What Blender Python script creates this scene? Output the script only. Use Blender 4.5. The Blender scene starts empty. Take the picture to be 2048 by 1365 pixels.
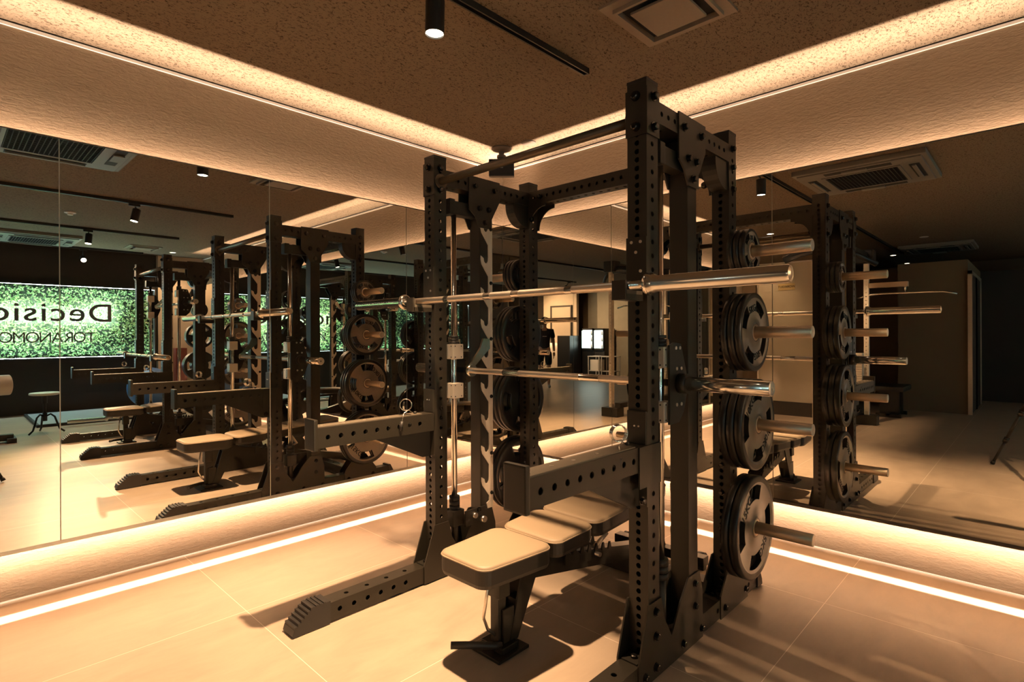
import bpy, bmesh, math, random
from mathutils import Vector, Matrix
random.seed(7)
PI = math.pi
S = bpy.context.scene
C = S.collection

# ------------------------------------------------------------------ camera
cam_d = bpy.data.cameras.new('camera'); cam = bpy.data.objects.new('camera', cam_d); C.objects.link(cam)
cam.location = (0, 0, 1.1826)
cam.rotation_euler = (Matrix.Rotation(-.8063, 4, 'Z') @ Matrix.Rotation(PI/2, 4, 'X') @ Matrix.Rotation(-.004, 4, 'Z')).to_euler()
cam_d.sensor_width = 36; cam_d.lens = 1103.55/2048*36; cam_d.shift_y = -(682.5-671.37)/2048
cam_d.clip_start = .03; cam_d.clip_end = 60
S.camera = cam

# ------------------------------------------------------------------ world, exposure
w = bpy.data.worlds.new('world'); S.world = w; w.use_nodes = True
w.node_tree.nodes['Background'].inputs[0].default_value = (.010, .008, .006, 1)
w.node_tree.nodes['Background'].inputs[1].default_value = 1
S.view_settings.view_transform = 'Standard'; S.view_settings.look = 'None'
S.view_settings.exposure = .07; S.view_settings.gamma = 1; S.view_settings.use_curve_mapping = False

WX, WY = 3.3735, 3.335          # faces of the east and north walls
MX, MY = 3.1144, 3.0886         # mirror faces
H = 2.6
ZB, ZT = .2913, 2.054           # bottom and top of the mirrors
WARM = (1, .72, .53); SPOTC = (1, .635, .36)

def area(name, loc, sx, sy, power, color, direction, spread=PI, spin=0):
    d = bpy.data.lights.new(name, 'AREA'); d.shape = 'RECTANGLE'; d.size = sx; d.size_y = sy
    d.energy = power; d.color = color; d.spread = spread
    o = bpy.data.objects.new(name, d); C.objects.link(o); o.location = loc
    q = Vector(direction).to_track_quat('-Z', 'Y')
    o.rotation_mode = 'QUATERNION'; o.rotation_quaternion = q
    return o
def strip(name, p0, p1, width, power, color, direction, spread=PI):
    """a long LED strip between two points shining along direction"""
    p0, p1 = Vector(p0), Vector(p1); d = Vector(direction).normalized(); ax = (p1-p0).normalized()
    L = bpy.data.lights.new(name, 'AREA'); L.shape = 'RECTANGLE'; L.size = (p1-p0).length; L.size_y = width
    L.energy = power; L.color = color; L.spread = spread
    o = bpy.data.objects.new(name, L); C.objects.link(o); o.location = (p0+p1)/2
    z = -d; x = ax; y = z.cross(x)
    o.rotation_mode = 'QUATERNION'; o.rotation_quaternion = Matrix((x, y, z)).transposed().to_quaternion()
    return o
P_UP, P_WALL, P_FLOOR, P_TOP = 8.5, 27, 2.4, 7.0       # watts per metre
XN0, YE0 = -1.46, -4.06                      # where the mirror runs end
ln, le = 3.30-XN0, 3.27-YE0
strip('led_up_north', (XN0, MY+.086, 1.82), (3.33, MY+.086, 1.82), .014, P_UP*ln, WARM, (0, -.12, 1), math.radians(46))
strip('led_up_east', (MX+.090, YE0, 1.82), (MX+.090, 3.29, 1.82), .014, P_UP*le, WARM, (-.12, 0, 1), math.radians(46))
strip('led_top_north', (XN0, WY-.06, 2.035), (3.30, WY-.06, 2.035), .014, P_TOP*ln, WARM, (0, 1, .3))
strip('led_top_east', (WX-.06, YE0, 2.035), (WX-.06, 3.28, 2.035), .014, P_TOP*le, WARM, (1, 0, .3))
strip('led_wall_north', (XN0, MY+.075, .33), (3.12, MY+.075, .33), .02, P_WALL*ln, WARM, (0, 1, 0), math.radians(138))
strip('led_wall_east', (MX+.075, YE0, .33), (MX+.075, 3.10, .33), .02, P_WALL*le, WARM, (1, 0, 0), math.radians(138))
strip('led_floor_north', (XN0, MY+.045, .27), (3.10, MY+.045, .27), .078, P_FLOOR*ln, WARM, (0, 0, -1), math.radians(6))
strip('led_floor_east', (MX+.05, YE0, .27), (MX+.05, 3.08, .27), .078, P_FLOOR*le, WARM, (0, 0, -1), math.radians(6))

def spot(name, loc, target, power, size=70, blend=.6, color=SPOTC, r=.025):
    d = bpy.data.lights.new(name, 'SPOT'); d.energy = power; d.color = color; d.spot_size = math.radians(size)
    d.spot_blend = blend; d.shadow_soft_size = r
    o = bpy.data.objects.new(name, d); C.objects.link(o); o.location = loc
    o.rotation_mode = 'QUATERNION'; o.rotation_quaternion = (Vector(target)-Vector(loc)).to_track_quat('-Z', 'Y')
    return o
SPOTS = [((1.36, 1.72, 2.37), (.95, 1.90, 0), 640), ((1.43, -.66, 2.39), (.90, -.45, 0), 400),
         ((1.36, -2.72, 2.39), (1.1, -2.3, 0), 70), ((1.60, -4.66, 2.39), (1.45, .5, 0.0), 700),
         ((-1.6, 1.74, 2.39), (-1.7, 1.2, 0), 110), ((-5.2, -2.72, 2.39), (-7.4, -2.4, 1.2), 260),
         ((-5.2, -4.70, 2.39), (-6.9, -4.25, 1.3), 420)]  # the last three are added lamps that brighten the far room
for i, (l, t, p) in enumerate(SPOTS):
    L, T = Vector(l), Vector(t); d = (T-L).normalized()
    spot('spot_lamp', L+d*.012, T, p, 38 if i == 3 else 72 if i == 0 else 72 if i == 1 else 92, .5 if i == 3 else .9)

# ------------------------------------------------------------------ materials
def mat(name, base, rough=.5, metal=0, emit=None, estr=0, spec=.5):
    m = bpy.data.materials.new(name); m.use_nodes = True
    b = m.node_tree.nodes['Principled BSDF']
    b.inputs['Base Color'].default_value = (*base, 1); b.inputs['Roughness'].default_value = rough
    b.inputs['Metallic'].default_value = metal; b.inputs['Specular IOR Level'].default_value = spec
    if emit: b.inputs['Emission Color'].default_value = (*emit, 1); b.inputs['Emission Strength'].default_value = estr
    return m
def noisy(m, scale=40, amount=.25, bump=.1, dist=.002, stretch=(1, 1, 1), detail=4, rvar=0):
    """vary base colour (lighter and darker) and surface relief with noise in object space"""
    nt = m.node_tree; N = nt.nodes; b = N['Principled BSDF']; base = b.inputs['Base Color'].default_value[:]
    tc = N.new('ShaderNodeTexCoord'); mp = N.new('ShaderNodeMapping'); mp.inputs['Scale'].default_value = stretch
    n = N.new('ShaderNodeTexNoise'); n.inputs['Scale'].default_value = scale; n.inputs['Detail'].default_value = detail
    nt.links.new(tc.outputs['Object'], mp.inputs[0]); nt.links.new(mp.outputs[0], n.inputs['Vector'])
    r = N.new('ShaderNodeMix'); r.data_type = 'RGBA'
    r.inputs[6].default_value = tuple(c*(1-amount) for c in base[:3])+(1,); r.inputs[7].default_value = tuple(min(1, c*(1+amount)) for c in base[:3])+(1,)
    nt.links.new(n.outputs[0], r.inputs[0]); nt.links.new(r.outputs[2], b.inputs['Base Color'])
    if bump:
        bp = N.new('ShaderNodeBump'); bp.inputs['Strength'].default_value = bump; bp.inputs['Distance'].default_value = dist
        nt.links.new(n.outputs[0], bp.inputs['Height']); nt.links.new(bp.outputs[0], b.inputs['Normal'])
    if rvar:
        mr = N.new('ShaderNodeMapRange'); rr = b.inputs['Roughness'].default_value
        mr.inputs[3].default_value = rr-rvar; mr.inputs[4].default_value = rr+rvar
        nt.links.new(n.outputs[0], mr.inputs[0]); nt.links.new(mr.outputs[0], b.inputs['Roughness'])
    return m
M = {}
M['coat'] = noisy(mat('black_powder_coat', (.020, .017, .012), .42, spec=.4), 300, .1, .12, .0006)
M['coat2'] = noisy(mat('dark_olive_powder_coat', (.023, .019, .0125), .40, spec=.4), 300, .1, .12, .0006)
M['black'] = noisy(mat('black_plastic', (.014, .013, .012), .4), 120, .1, .05)
M['rubber'] = noisy(mat('black_rubber', (.022, .019, .016), .5), 200, .15, .1)
M['plate'] = noisy(mat('grey_rubber_plate_face', (.20, .165, .125), .32), 90, .12, .04)
M['plate_edge'] = noisy(mat('black_plate_rubber', (.020, .018, .015), .33), 90, .12, .05)
M['chrome'] = noisy(mat('chrome', (.86, .82, .76), .16, 1), 60, .05, .01, .0002)
M['satin'] = noisy(mat('satin_steel', (.60, .48, .35), .44, .9), 60, .08, .02, .0003, (1, 1, 8))
M['steel'] = noisy(mat('brushed_stainless', (.86, .76, .62), .5, .45), 80, .10, .02, .0003, (1, 1, .1))
M['knurl'] = noisy(mat('knurled_steel', (.66, .60, .52), .30, 1), 900, .35, .5, .0006)
M['alu'] = noisy(mat('machined_aluminium', (.80, .72, .60), .45, .6), 40, .05, .02)
M['uhmw'] = noisy(mat('bar_holder_liner', (.10, .08, .055), .5), 60, .1, .05)
M['bolt'] = noisy(mat('black_oxide_bolt', (.06, .055, .05), .22, .9), 50, .1, .02)
M['zinc'] = noisy(mat('zinc_screw', (.8, .75, .68), .3, 1), 50, .1, .02)
M['khaki'] = noisy(mat('khaki_bench_leather', (.30, .225, .145), .55), 400, .08, .15, .0006)
M['vinyl'] = noisy(mat('dark_brown_vinyl', (.028, .022, .015), .45), 400, .1, .15, .0006)
M['board'] = noisy(mat('mirror_backing_board', (.16, .13, .10), .6), 30, .1, .05)
M['seam'] = noisy(mat('pale_seam_backing', (.62, .56, .46), .6), 30, .05, .02)  # glint of the mirror panel edges put into a pale backing colour
M['trimalu'] = noisy(mat('aluminium_trim', (.50, .46, .40), .35, .8), 30, .08, .02)
M['white'] = noisy(mat('white_plastic', (.62, .60, .56), .4), 30, .05, .02)
M['acgrey'] = noisy(mat('air_conditioner_grey', (.17, .16, .14), .5), 30, .05, .03)
M['dark'] = noisy(mat('dark_slot', (.010, .010, .009), .7), 30, .1, .02)
M['vent'] = noisy(mat('brown_painted_vent', (.23, .175, .125), .6), 60, .08, .05)
M['bead'] = noisy(mat('white_wall_bead', (.85, .80, .74), .5), 30, .03, .02)
M['skin'] = noisy(mat('skin', (.48, .28, .18), .5), 60, .06, .05)
M['gloss'] = noisy(mat('glossy_dark_blue_plastic', (.02, .03, .045), .12), 30, .1, .01)
M['barcoat'] = noisy(mat('lit_brown_bar_coat', (.12, .09, .058), .35, .5), 300, .1, .1, .0005)  # light and reflection on the powder coat put into a lighter brown
M['shirt'] = noisy(mat('dark_navy_cotton', (.018, .016, .022), .85), 200, .2, .3)
M['shorts'] = noisy(mat('black_cotton', (.014, .013, .013), .85), 200, .2, .3)
M['hair'] = noisy(mat('black_hair', (.012, .010, .009), .5), 300, .3, .4)
M['shoe'] = noisy(mat('white_shoe', (.6, .57, .52), .6), 60, .1, .1)
M['blueball'] = noisy(mat('blue_vinyl_ball', (.05, .12, .26), .3), 30, .05, .03)
M['red'] = noisy(mat('dark_red_cabinet', (.16, .03, .02), .4), 30, .1, .03)
M['teal'] = noisy(mat('pale_stool_seat', (.55, .60, .56), .4), 30, .06, .03)
M['mat'] = noisy(mat('grey_platform_mat', (.30, .34, .36), .6), 60, .1, .1)
M['darkfloor'] = noisy(mat('dark_mat_edge', (.02, .02, .02), .6), 60, .1, .1)
M['letter'] = noisy(mat('brushed_letter_metal', (.20, .19, .18), .5, .3), 80, .15, .03)
M['glow'] = mat('backlit_letter_acrylic', (.9, .95, .92), .5, emit=(.75, 1, .95), estr=430)
M['glow_soft'] = mat('dimmer_backlit_letter_acrylic', (.9, .95, .92), .5, emit=(.75, 1, .95), estr=150)
M['lens'] = mat('lit_lamp_lens', (1, .95, .85), .4, emit=(1, .86, .66), estr=40)
M['lens_dim'] = mat('lit_downlight_lens', (1, .95, .85), .4, emit=(1, .86, .66), estr=8)
M['fridge_lit'] = mat('lit_fridge_shelves', (.8, .9, .9), .3, emit=(.72, .96, 1), estr=5)
M['bottle'] = noisy(mat('pale_bottle_plastic', (.6, .62, .6), .3), 40, .2, .02)
M['concrete'] = noisy(mat('grey_plaster', (.26, .24, .19), .8), 6, .15, .2)
M['beige'] = noisy(mat('beige_plaster', (.52, .44, .34), .8), 6, .08, .2)
M['darkwall'] = noisy(mat('dark_brown_wall_panel', (.030, .023, .017), .6), 3, .15, .05)
M['brownwall'] = noisy(mat('brown_wall_panel', (.15, .105, .062), .7), 3, .12, .05)
M['door'] = noisy(mat('beige_door', (.46, .38, .29), .6), 6, .06, .05)
M['paper'] = noisy(mat('yellow_sticker', (.45, .33, .14), .6), 30, .1, .02)
M['cable'] = noisy(mat('black_cable', (.02, .02, .02), .5), 30, .1, .02)

# textured wallpaper: fine horizontal ripples
def wallpaper():
    m = mat('rippled_wallpaper', (.225, .165, .110), .85, spec=.05); nt = m.node_tree; N = nt.nodes; b = N['Principled BSDF']
    tc = N.new('ShaderNodeTexCoord'); mp = N.new('ShaderNodeMapping'); mp.inputs['Scale'].default_value = (1, 1, 3.2)
    n = N.new('ShaderNodeTexNoise'); n.inputs['Scale'].default_value = 26; n.inputs['Detail'].default_value = 5; n.inputs['Roughness'].default_value = .62
    n.inputs['Distortion'].default_value = .6
    nt.links.new(tc.outputs['Object'], mp.inputs[0]); nt.links.new(mp.outputs[0], n.inputs['Vector'])
    bp = N.new('ShaderNodeBump'); bp.inputs['Strength'].default_value = .55; bp.inputs['Distance'].default_value = .009
    nt.links.new(n.outputs[0], bp.inputs['Height']); nt.links.new(bp.outputs[0], b.inputs['Normal'])
    r = N.new('ShaderNodeMapRange'); r.inputs[3].default_value = .86; r.inputs[4].default_value = 1.12
    nt.links.new(n.outputs[0], r.inputs[0])
    mx = N.new('ShaderNodeMix'); mx.data_type = 'RGBA'; mx.blend_type = 'MULTIPLY'; mx.inputs[0].default_value = 1
    mx.inputs[6].default_value = b.inputs['Base Color'].default_value[:]; nt.links.new(r.outputs[0], mx.inputs[7])
    nt.links.new(mx.outputs[2], b.inputs['Base Color'])
    return m
M['wall'] = wallpaper()
# acoustic ceiling board: small dark fissures
def ceiling_mat():
    m = mat('fissured_ceiling_board', (.20, .155, .108), .9, spec=.1); nt = m.node_tree; N = nt.nodes; b = N['Principled BSDF']
    tc = N.new('ShaderNodeTexCoord'); mp = N.new('ShaderNodeMapping'); mp.inputs['Scale'].default_value = (1, 1.6, 1)
    n = N.new('ShaderNodeTexNoise'); n.inputs['Scale'].default_value = 55; n.inputs['Detail'].default_value = 6; n.inputs['Roughness'].default_value = .7; n.inputs['Distortion'].default_value = 1.2
    nt.links.new(tc.outputs['Object'], mp.inputs[0]); nt.links.new(mp.outputs[0], n.inputs['Vector'])
    r = N.new('ShaderNodeValToRGB'); r.color_ramp.elements[0].position = .40; r.color_ramp.elements[1].position = .455
    r.color_ramp.elements[0].color = (.30, .27, .24, 1); r.color_ramp.elements[1].color = (1, 1, 1, 1)
    nt.links.new(n.outputs[0], r.inputs[0])
    mx = N.new('ShaderNodeMix'); mx.data_type = 'RGBA'; mx.blend_type = 'MULTIPLY'; mx.inputs[0].default_value = 1
    mx.inputs[6].default_value = b.inputs['Base Color'].default_value[:]; nt.links.new(r.outputs[0], mx.inputs[7])
    nt.links.new(mx.outputs[2], b.inputs['Base Color'])
    bp = N.new('ShaderNodeBump'); bp.inputs['Strength'].default_value = .5; bp.inputs['Distance'].default_value = .004
    nt.links.new(r.outputs[0], bp.inputs['Height']); nt.links.new(bp.outputs[0], b.inputs['Normal'])
    return m
M['ceil'] = ceiling_mat()
# large square floor tiles, pale joints
def floor_mat():
    m = mat('large_floor_tiles', (.46, .36, .265), .36, spec=.4); nt = m.node_tree; N = nt.nodes; b = N['Principled BSDF']
    tc = N.new('ShaderNodeTexCoord'); sep = N.new('ShaderNodeSeparateXYZ'); nt.links.new(tc.outputs['Object'], sep.inputs[0])
    def joint(out, off, pitch):
        a = N.new('ShaderNodeMath'); a.operation = 'SUBTRACT'; a.inputs[1].default_value = off-pitch/2; nt.links.new(out, a.inputs[0])
        md = N.new('ShaderNodeMath'); md.operation = 'FLOORED_MODULO'; md.inputs[1].default_value = pitch; nt.links.new(a.outputs[0], md.inputs[0])
        s = N.new('ShaderNodeMath'); s.operation = 'SUBTRACT'; s.inputs[1].default_value = pitch/2; nt.links.new(md.outputs[0], s.inputs[0])
        ab = N.new('ShaderNodeMath'); ab.operation = 'ABSOLUTE'; nt.links.new(s.outputs[0], ab.inputs[0])
        l = N.new('ShaderNodeMath'); l.operation = 'LESS_THAN'; l.inputs[1].default_value = .0013; nt.links.new(ab.outputs[0], l.inputs[0])
        return l.outputs[0]
    jx = joint(sep.outputs[0], .92, .888); jy = joint(sep.outputs[1], .69, .892)
    mxm = N.new('ShaderNodeMath'); mxm.operation = 'MAXIMUM'; nt.links.new(jx, mxm.inputs[0]); nt.links.new(jy, mxm.inputs[1])
    mp = N.new('ShaderNodeMapping'); mp.inputs['Scale'].default_value = (1, 2.6, 1); nt.links.new(tc.outputs['Object'], mp.inputs[0])
    n = N.new('ShaderNodeTexNoise'); n.inputs['Scale'].default_value = 2.2; n.inputs['Detail'].default_value = 8; n.inputs['Roughness'].default_value = .65; n.inputs['Distortion'].default_value = .4
    nt.links.new(mp.outputs[0], n.inputs['Vector'])
    r = N.new('ShaderNodeMapRange'); r.inputs[1].default_value = .3; r.inputs[2].default_value = .7; r.inputs[3].default_value = .84; r.inputs[4].default_value = 1.1
    nt.links.new(n.outputs[0], r.inputs[0])
    mx = N.new('ShaderNodeMix'); mx.data_type = 'RGBA'; mx.blend_type = 'MULTIPLY'; mx.inputs[0].default_value = 1
    mx.inputs[6].default_value = b.inputs['Base Color'].default_value[:]; nt.links.new(r.outputs[0], mx.inputs[7])
    j = N.new('ShaderNodeMix'); j.data_type = 'RGBA'; nt.links.new(mxm.outputs[0], j.inputs[0]); nt.links.new(mx.outputs[2], j.inputs[6])
    j.inputs[7].default_value = (.80, .70, .58, 1); nt.links.new(j.outputs[2], b.inputs['Base Color'])
    rr = N.new('ShaderNodeMapRange'); rr.inputs[3].default_value = .30; rr.inputs[4].default_value = .46; nt.links.new(n.outputs[0], rr.inputs[0]); nt.links.new(rr.outputs[0], b.inputs['Roughness'])
    return m
M['floor'] = floor_mat()
def mirror_mat():
    m = bpy.data.materials.new('mirror_glass'); m.use_nodes = True; nt = m.node_tree; b = nt.nodes['Principled BSDF']
    b.inputs['Base Color'].default_value = (.82, .80, .74, 1); b.inputs['Metallic'].default_value = 1; b.inputs['Roughness'].default_value = 0
    return m
M['mirror'] = mirror_mat()
def glass_mat():
    m = bpy.data.materials.new('frosted_partition_film'); m.use_nodes = True; nt = m.node_tree; b = nt.nodes['Principled BSDF']
    b.inputs['Base Color'].default_value = (.42, .36, .26, 1); b.inputs['Roughness'].default_value = .18
    return noisy(m, 2.5, .18, .02)
M['glass'] = glass_mat()
def leaf_mat():
    m = mat('green_leaves', (.10, .26, .05), .55); nt = m.node_tree; N = nt.nodes; b = N['Principled BSDF']
    g = N.new('ShaderNodeObjectInfo'); tc = N.new('ShaderNodeTexCoord'); n = N.new('ShaderNodeTexNoise'); n.inputs['Scale'].default_value = 34
    nt.links.new(tc.outputs['Object'], n.inputs['Vector']); r = N.new('ShaderNodeValToRGB')
    e = r.color_ramp.elements; e[0].position = .3; e[0].color = (.05, .12, .03, 1); e[1].position = .72; e[1].color = (.62, .60, .34, 1)
    x = e.new(.5); x.color = (.17, .32, .10, 1)
    nt.links.new(n.outputs[0], r.inputs[0]); nt.links.new(r.outputs[0], b.inputs['Base Color'])
    return m
M['leaf'] = leaf_mat(); M['leaf_gap'] = noisy(mat('dark_leaf_gap_backing', (.012, .022, .008), .9), 30, .3, .2)  # shade in the gaps between leaves put into the dark backing colour

# ------------------------------------------------------------------ mesh helpers
class MB:
    def __init__(s): s.v = []; s.f = []; s.sm = []
    def add(s, vs, fs, smooth=False):
        k = len(s.v); s.v += [tuple(p) for p in vs]; s.f += [tuple(i+k for i in f) for f in fs]; s.sm += [smooth]*len(fs); return s
    def box(s, x0, x1, y0, y1, z0, z1, mtx=None, bev=0):
        if bev:
            b = bmesh.new(); bmesh.ops.create_cube(b, size=1)
            for q in b.verts: q.co = Vector(((x0+x1)/2+q.co.x*(x1-x0), (y0+y1)/2+q.co.y*(y1-y0), (z0+z1)/2+q.co.z*(z1-z0)))
            bmesh.ops.bevel(b, geom=b.edges[:], offset=bev, segments=2, profile=.7, affect='EDGES')
            b.verts.index_update(); vs = [q.co.copy() for q in b.verts]; fs = [[q.index for q in f.verts] for f in b.faces]; b.free()
        else:
            vs = [Vector((x, y, z)) for x in (x0, x1) for y in (y0, y1) for z in (z0, z1)]
            fs = [(0, 1, 3, 2), (4, 6, 7, 5), (0, 4, 5, 1), (2, 3, 7, 6), (0, 2, 6, 4), (1, 5, 7, 3)]
        if mtx: vs = [mtx @ q for q in vs]
        return s.add(vs, fs)
    def cyl(s, p0, p1, r, n=20, r1=None, caps=True, smooth=True):
        p0, p1 = Vector(p0), Vector(p1); r1 = r if r1 is None else r1
        d = (p1-p0).normalized(); a = d.orthogonal().normalized(); b = d.cross(a)
        vs = []
        for p, q in ((p0, r), (p1, r1)):
            for i in range(n): t = 2*PI*i/n; vs.append(p+(a*math.cos(t)+b*math.sin(t))*q)
        s.add(vs, [(i, (i+1) % n, n+(i+1) % n, n+i) for i in range(n)], smooth)
        if caps: s.add(vs, [tuple(range(n-1, -1, -1)), tuple(range(n, 2*n))])
        return s
    def lathe(s, p0, axis, prof, n=32, smooth=False):
        """prof: list of (distance along axis, radius); open profile, closed where radius is 0"""
        p0 = Vector(p0); d = Vector(axis).normalized(); a = d.orthogonal().normalized(); b = d.cross(a); vs = []
        for h, r in prof:
            for i in range(n): t = 2*PI*i/n; vs.append(p0+d*h+(a*math.cos(t)+b*math.sin(t))*r)
        fs = []
        for k in range(len(prof)-1):
            for i in range(n): fs.append((k*n+i, k*n+(i+1) % n, (k+1)*n+(i+1) % n, (k+1)*n+i))
        return s.add(vs, fs, smooth)
    def tube(s, pts, r, n=8, closed=False):
        pts = [Vector(p) for p in pts]; N = len(pts); vs = []; prev = None
        for i, p in enumerate(pts):
            if closed: d = pts[(i+1) % N]-pts[i-1]
            else: d = pts[min(i+1, N-1)]-pts[max(i-1, 0)]
            d.normalize()
            a = d.orthogonal().normalized() if prev is None else (prev-d*prev.dot(d)).normalized()
            prev = a; b = d.cross(a)
            for k in range(n): t = 2*PI*k/n; vs.append(p+(a*math.cos(t)+b*math.sin(t))*r)
        fs = []
        for i in range(N if closed else N-1):
            j = (i+1) % N
            for k in range(n): fs.append((i*n+k, i*n+(k+1) % n, j*n+(k+1) % n, j*n+k))
        s.add(vs, fs, True)
        if not closed: s.add(vs, [tuple(range(n-1, -1, -1)), tuple(range((N-1)*n, N*n))])
        return s
    def prism(s, poly, plane, c0, c1):
        """extrude a 2D outline; plane 'xz' -> extrude along y from c0 to c1, etc."""
        def P(u, v, c): return {'xz': (u, c, v), 'yz': (c, u, v), 'xy': (u, v, c)}[plane]
        n = len(poly); vs = [P(u, v, c0) for u, v in poly]+[P(u, v, c1) for u, v in poly]
        fs = [tuple(range(n)), tuple(range(2*n-1, n-1, -1))]+[(i, n+i, n+(i+1) % n, (i+1) % n) for i in range(n)]
        return s.add(vs, fs)
    def xf(s, mtx, k=0): s.v[k:] = [tuple(mtx @ Vector(p)) for p in s.v[k:]]; return s
    def build(s, name, m, parent=None, origin=None):
        me = bpy.data.meshes.new(name); o = Vector(origin) if origin is not None else Vector((0, 0, 0))
        if origin is None and parent is not None: o = worldloc(parent)
        me.from_pydata([tuple(Vector(p)-o) for p in s.v], [], s.f); me.validate()
        for p, q in zip(me.polygons, s.sm): p.use_smooth = q
        b = bmesh.new(); b.from_mesh(me); bmesh.ops.remove_doubles(b, verts=b.verts, dist=1e-5); bmesh.ops.recalc_face_normals(b, faces=b.faces); b.to_mesh(me); b.free()
        me.materials.append(M[m] if isinstance(m, str) else m)
        ob = bpy.data.objects.new(name, me); C.objects.link(ob)
        if parent is not None: ob.parent = parent
        return ob
def worldloc(o):
    l = Vector((0, 0, 0))
    while o: l += o.location; o = o.parent
    return l
def tag(o, label, cat, group=None):
    o['label'] = label; o['category'] = cat
    if group: o['group'] = group
    return o
def thing(name, label, cat, loc=(0, 0, 0), group=None):
    o = bpy.data.objects.new(name, None); C.objects.link(o); o.location = loc; o.empty_display_size = .05
    return tag(o, label, cat, group)
def solo(mb, name, m, label, cat, group=None, loc=(0, 0, 0)):
    o = mb.build(name, m, None, origin=loc); o.location = loc; return tag(o, label, cat, group)
def struct(name, mb, m, parent=None):
    o = mb.build(name, m, parent); o['kind'] = 'structure'; return o
def copy_tree(o, parent=None):
    c = o.copy(); C.objects.link(c)
    if parent is not None: c.parent = parent
    for ch in list(o.children): copy_tree(ch, c)
    return c
def text_mesh(txt, size, depth=.001, xscale=1, offset=0):
    cu = bpy.data.curves.new('t', 'FONT'); cu.body = txt; cu.size = size; cu.extrude = depth/2; cu.align_x = 'CENTER'; cu.align_y = 'CENTER'; cu.offset = offset
    ob = bpy.data.objects.new('t', cu); C.objects.link(ob); bpy.context.view_layer.update()
    me = bpy.data.meshes.new_from_object(ob.evaluated_get(bpy.context.evaluated_depsgraph_get()))
    vs = [(v.co.x*xscale, v.co.y, v.co.z) for v in me.vertices]; fs = [tuple(p.vertices) for p in me.polygons]
    bpy.data.objects.remove(ob); bpy.data.curves.remove(cu); bpy.data.meshes.remove(me)
    return vs, fs
def add_text(mb, txt, size, mtx, depth=.001, xscale=1, offset=0):
    vs, fs = text_mesh(txt, size, depth, xscale, offset); mb.add([mtx @ Vector(v) for v in vs], fs); return mb

def ptube(mb, o, ax, L, w1, w2, p1, p2, off1=None, off2=None, r=.0095, skip1=(), skip2=(), capped=True, t=.004):
    """square steel tube with drilled faces. o: min corner, ax: length axis index; w1,w2 sizes along the two other axes (in x,y,z order);
    p1: hole pitch on the faces whose normal is other axis 1, p2: same for other axis 2"""
    oth = [i for i in (0, 1, 2) if i != ax]; A, B = oth
    def P(l, a, b):
        v = [0, 0, 0]; v[ax] = o[ax]+l; v[A] = o[A]+a; v[B] = o[B]+b; return v
    def face(fn, width, pitch, off, inward, skip):
        if not pitch:
            mb.add([fn(0, 0, 0), fn(L, 0, 0), fn(L, width, 0), fn(0, width, 0)], [(0, 1, 2, 3)]); return
        n = int((L-2*off)/pitch)+1; off_ = off; l0 = off_-pitch/2; l1 = l0+n*pitch
        if l0 > 0: mb.add([fn(0, 0, 0), fn(l0, 0, 0), fn(l0, width, 0), fn(0, width, 0)], [(0, 1, 2, 3)])
        if l1 < L: mb.add([fn(l1, 0, 0), fn(L, 0, 0), fn(L, width, 0), fn(l1, width, 0)], [(0, 1, 2, 3)])
        for k in range(n):
            a0 = max(0, l0+k*pitch); a1 = min(L, l0+(k+1)*pitch); c = off_+k*pitch
            if any(s0 <= c <= s1 for s0, s1 in skip):
                mb.add([fn(a0, 0, 0), fn(a1, 0, 0), fn(a1, width, 0), fn(a0, width, 0)], [(0, 1, 2, 3)]); continue
            cor = [(a0, 0), (a1, 0), (a1, width), (a0, width)]; N = 12
            ring = [(c+r*math.cos(2*PI*i/N-3*PI/4), width/2+r*math.sin(2*PI*i/N-3*PI/4)) for i in range(N)]
            vs = [fn(x, y, 0) for x, y in cor]+[fn(x, y, 0) for x, y in ring]+[fn(x, y, t) for x, y in ring]
            fs = []
            for q in range(4):
                i0 = q*3; idx = [4+(i0+j) % N for j in range(4)]
                fs.append((q, (q+1) % 4)+tuple(reversed(idx)))
            fs += [(4+i, 4+(i+1) % N, 4+N+(i+1) % N, 4+N+i) for i in range(N)]
            mb.add(vs, fs)
    o1 = p1*.6 if (off1 is None and p1) else (off1 or 0); o2 = p2*.6 if (off2 is None and p2) else (off2 or 0)
    face(lambda l, u, d: P(l, d, u), w2, p1, o1, 1, skip1)
    face(lambda l, u, d: P(l, w1-d, u), w2, p1, o1, 1, skip1)
    face(lambda l, u, d: P(l, u, d), w1, p2, o2, 1, skip2)
    face(lambda l, u, d: P(l, u, w2-d), w1, p2, o2, 1, skip2)
    if capped:
        for l in (0, L): mb.add([P(l, 0, 0), P(l, w1, 0), P(l, w1, w2), P(l, 0, w2)], [(0, 1, 2, 3)])
    return mb

# ------------------------------------------------------------------ room shell
X0, Y0 = -7.9, -5.0
struct('floor', MB().box(X0-.1, WX+.1, Y0-.1, WY+.1, -.08, 0), 'floor')
struct('ceiling', MB().box(X0-.1, WX+.1, Y0-.1, WY+.1, H, H+.08), 'ceil')
struct('wall_north', MB().box(X0-.1, WX+.1, WY, WY+.1, 0, H), 'wall')
struct('wall_east', MB().box(WX, WX+.1, Y0-.1, WY, 0, H), 'wall')
struct('wall_south', MB().box(X0-.1, WX, Y0-.1, Y0, 0, H), 'darkwall')
struct('wall_west', MB().box(X0-.1, X0, Y0, WY, 0, H), 'brownwall')
struct('wall_south_pier', MB().box(2.66, WX, Y0, Y0+.12, 0, H), 'beige')
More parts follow.
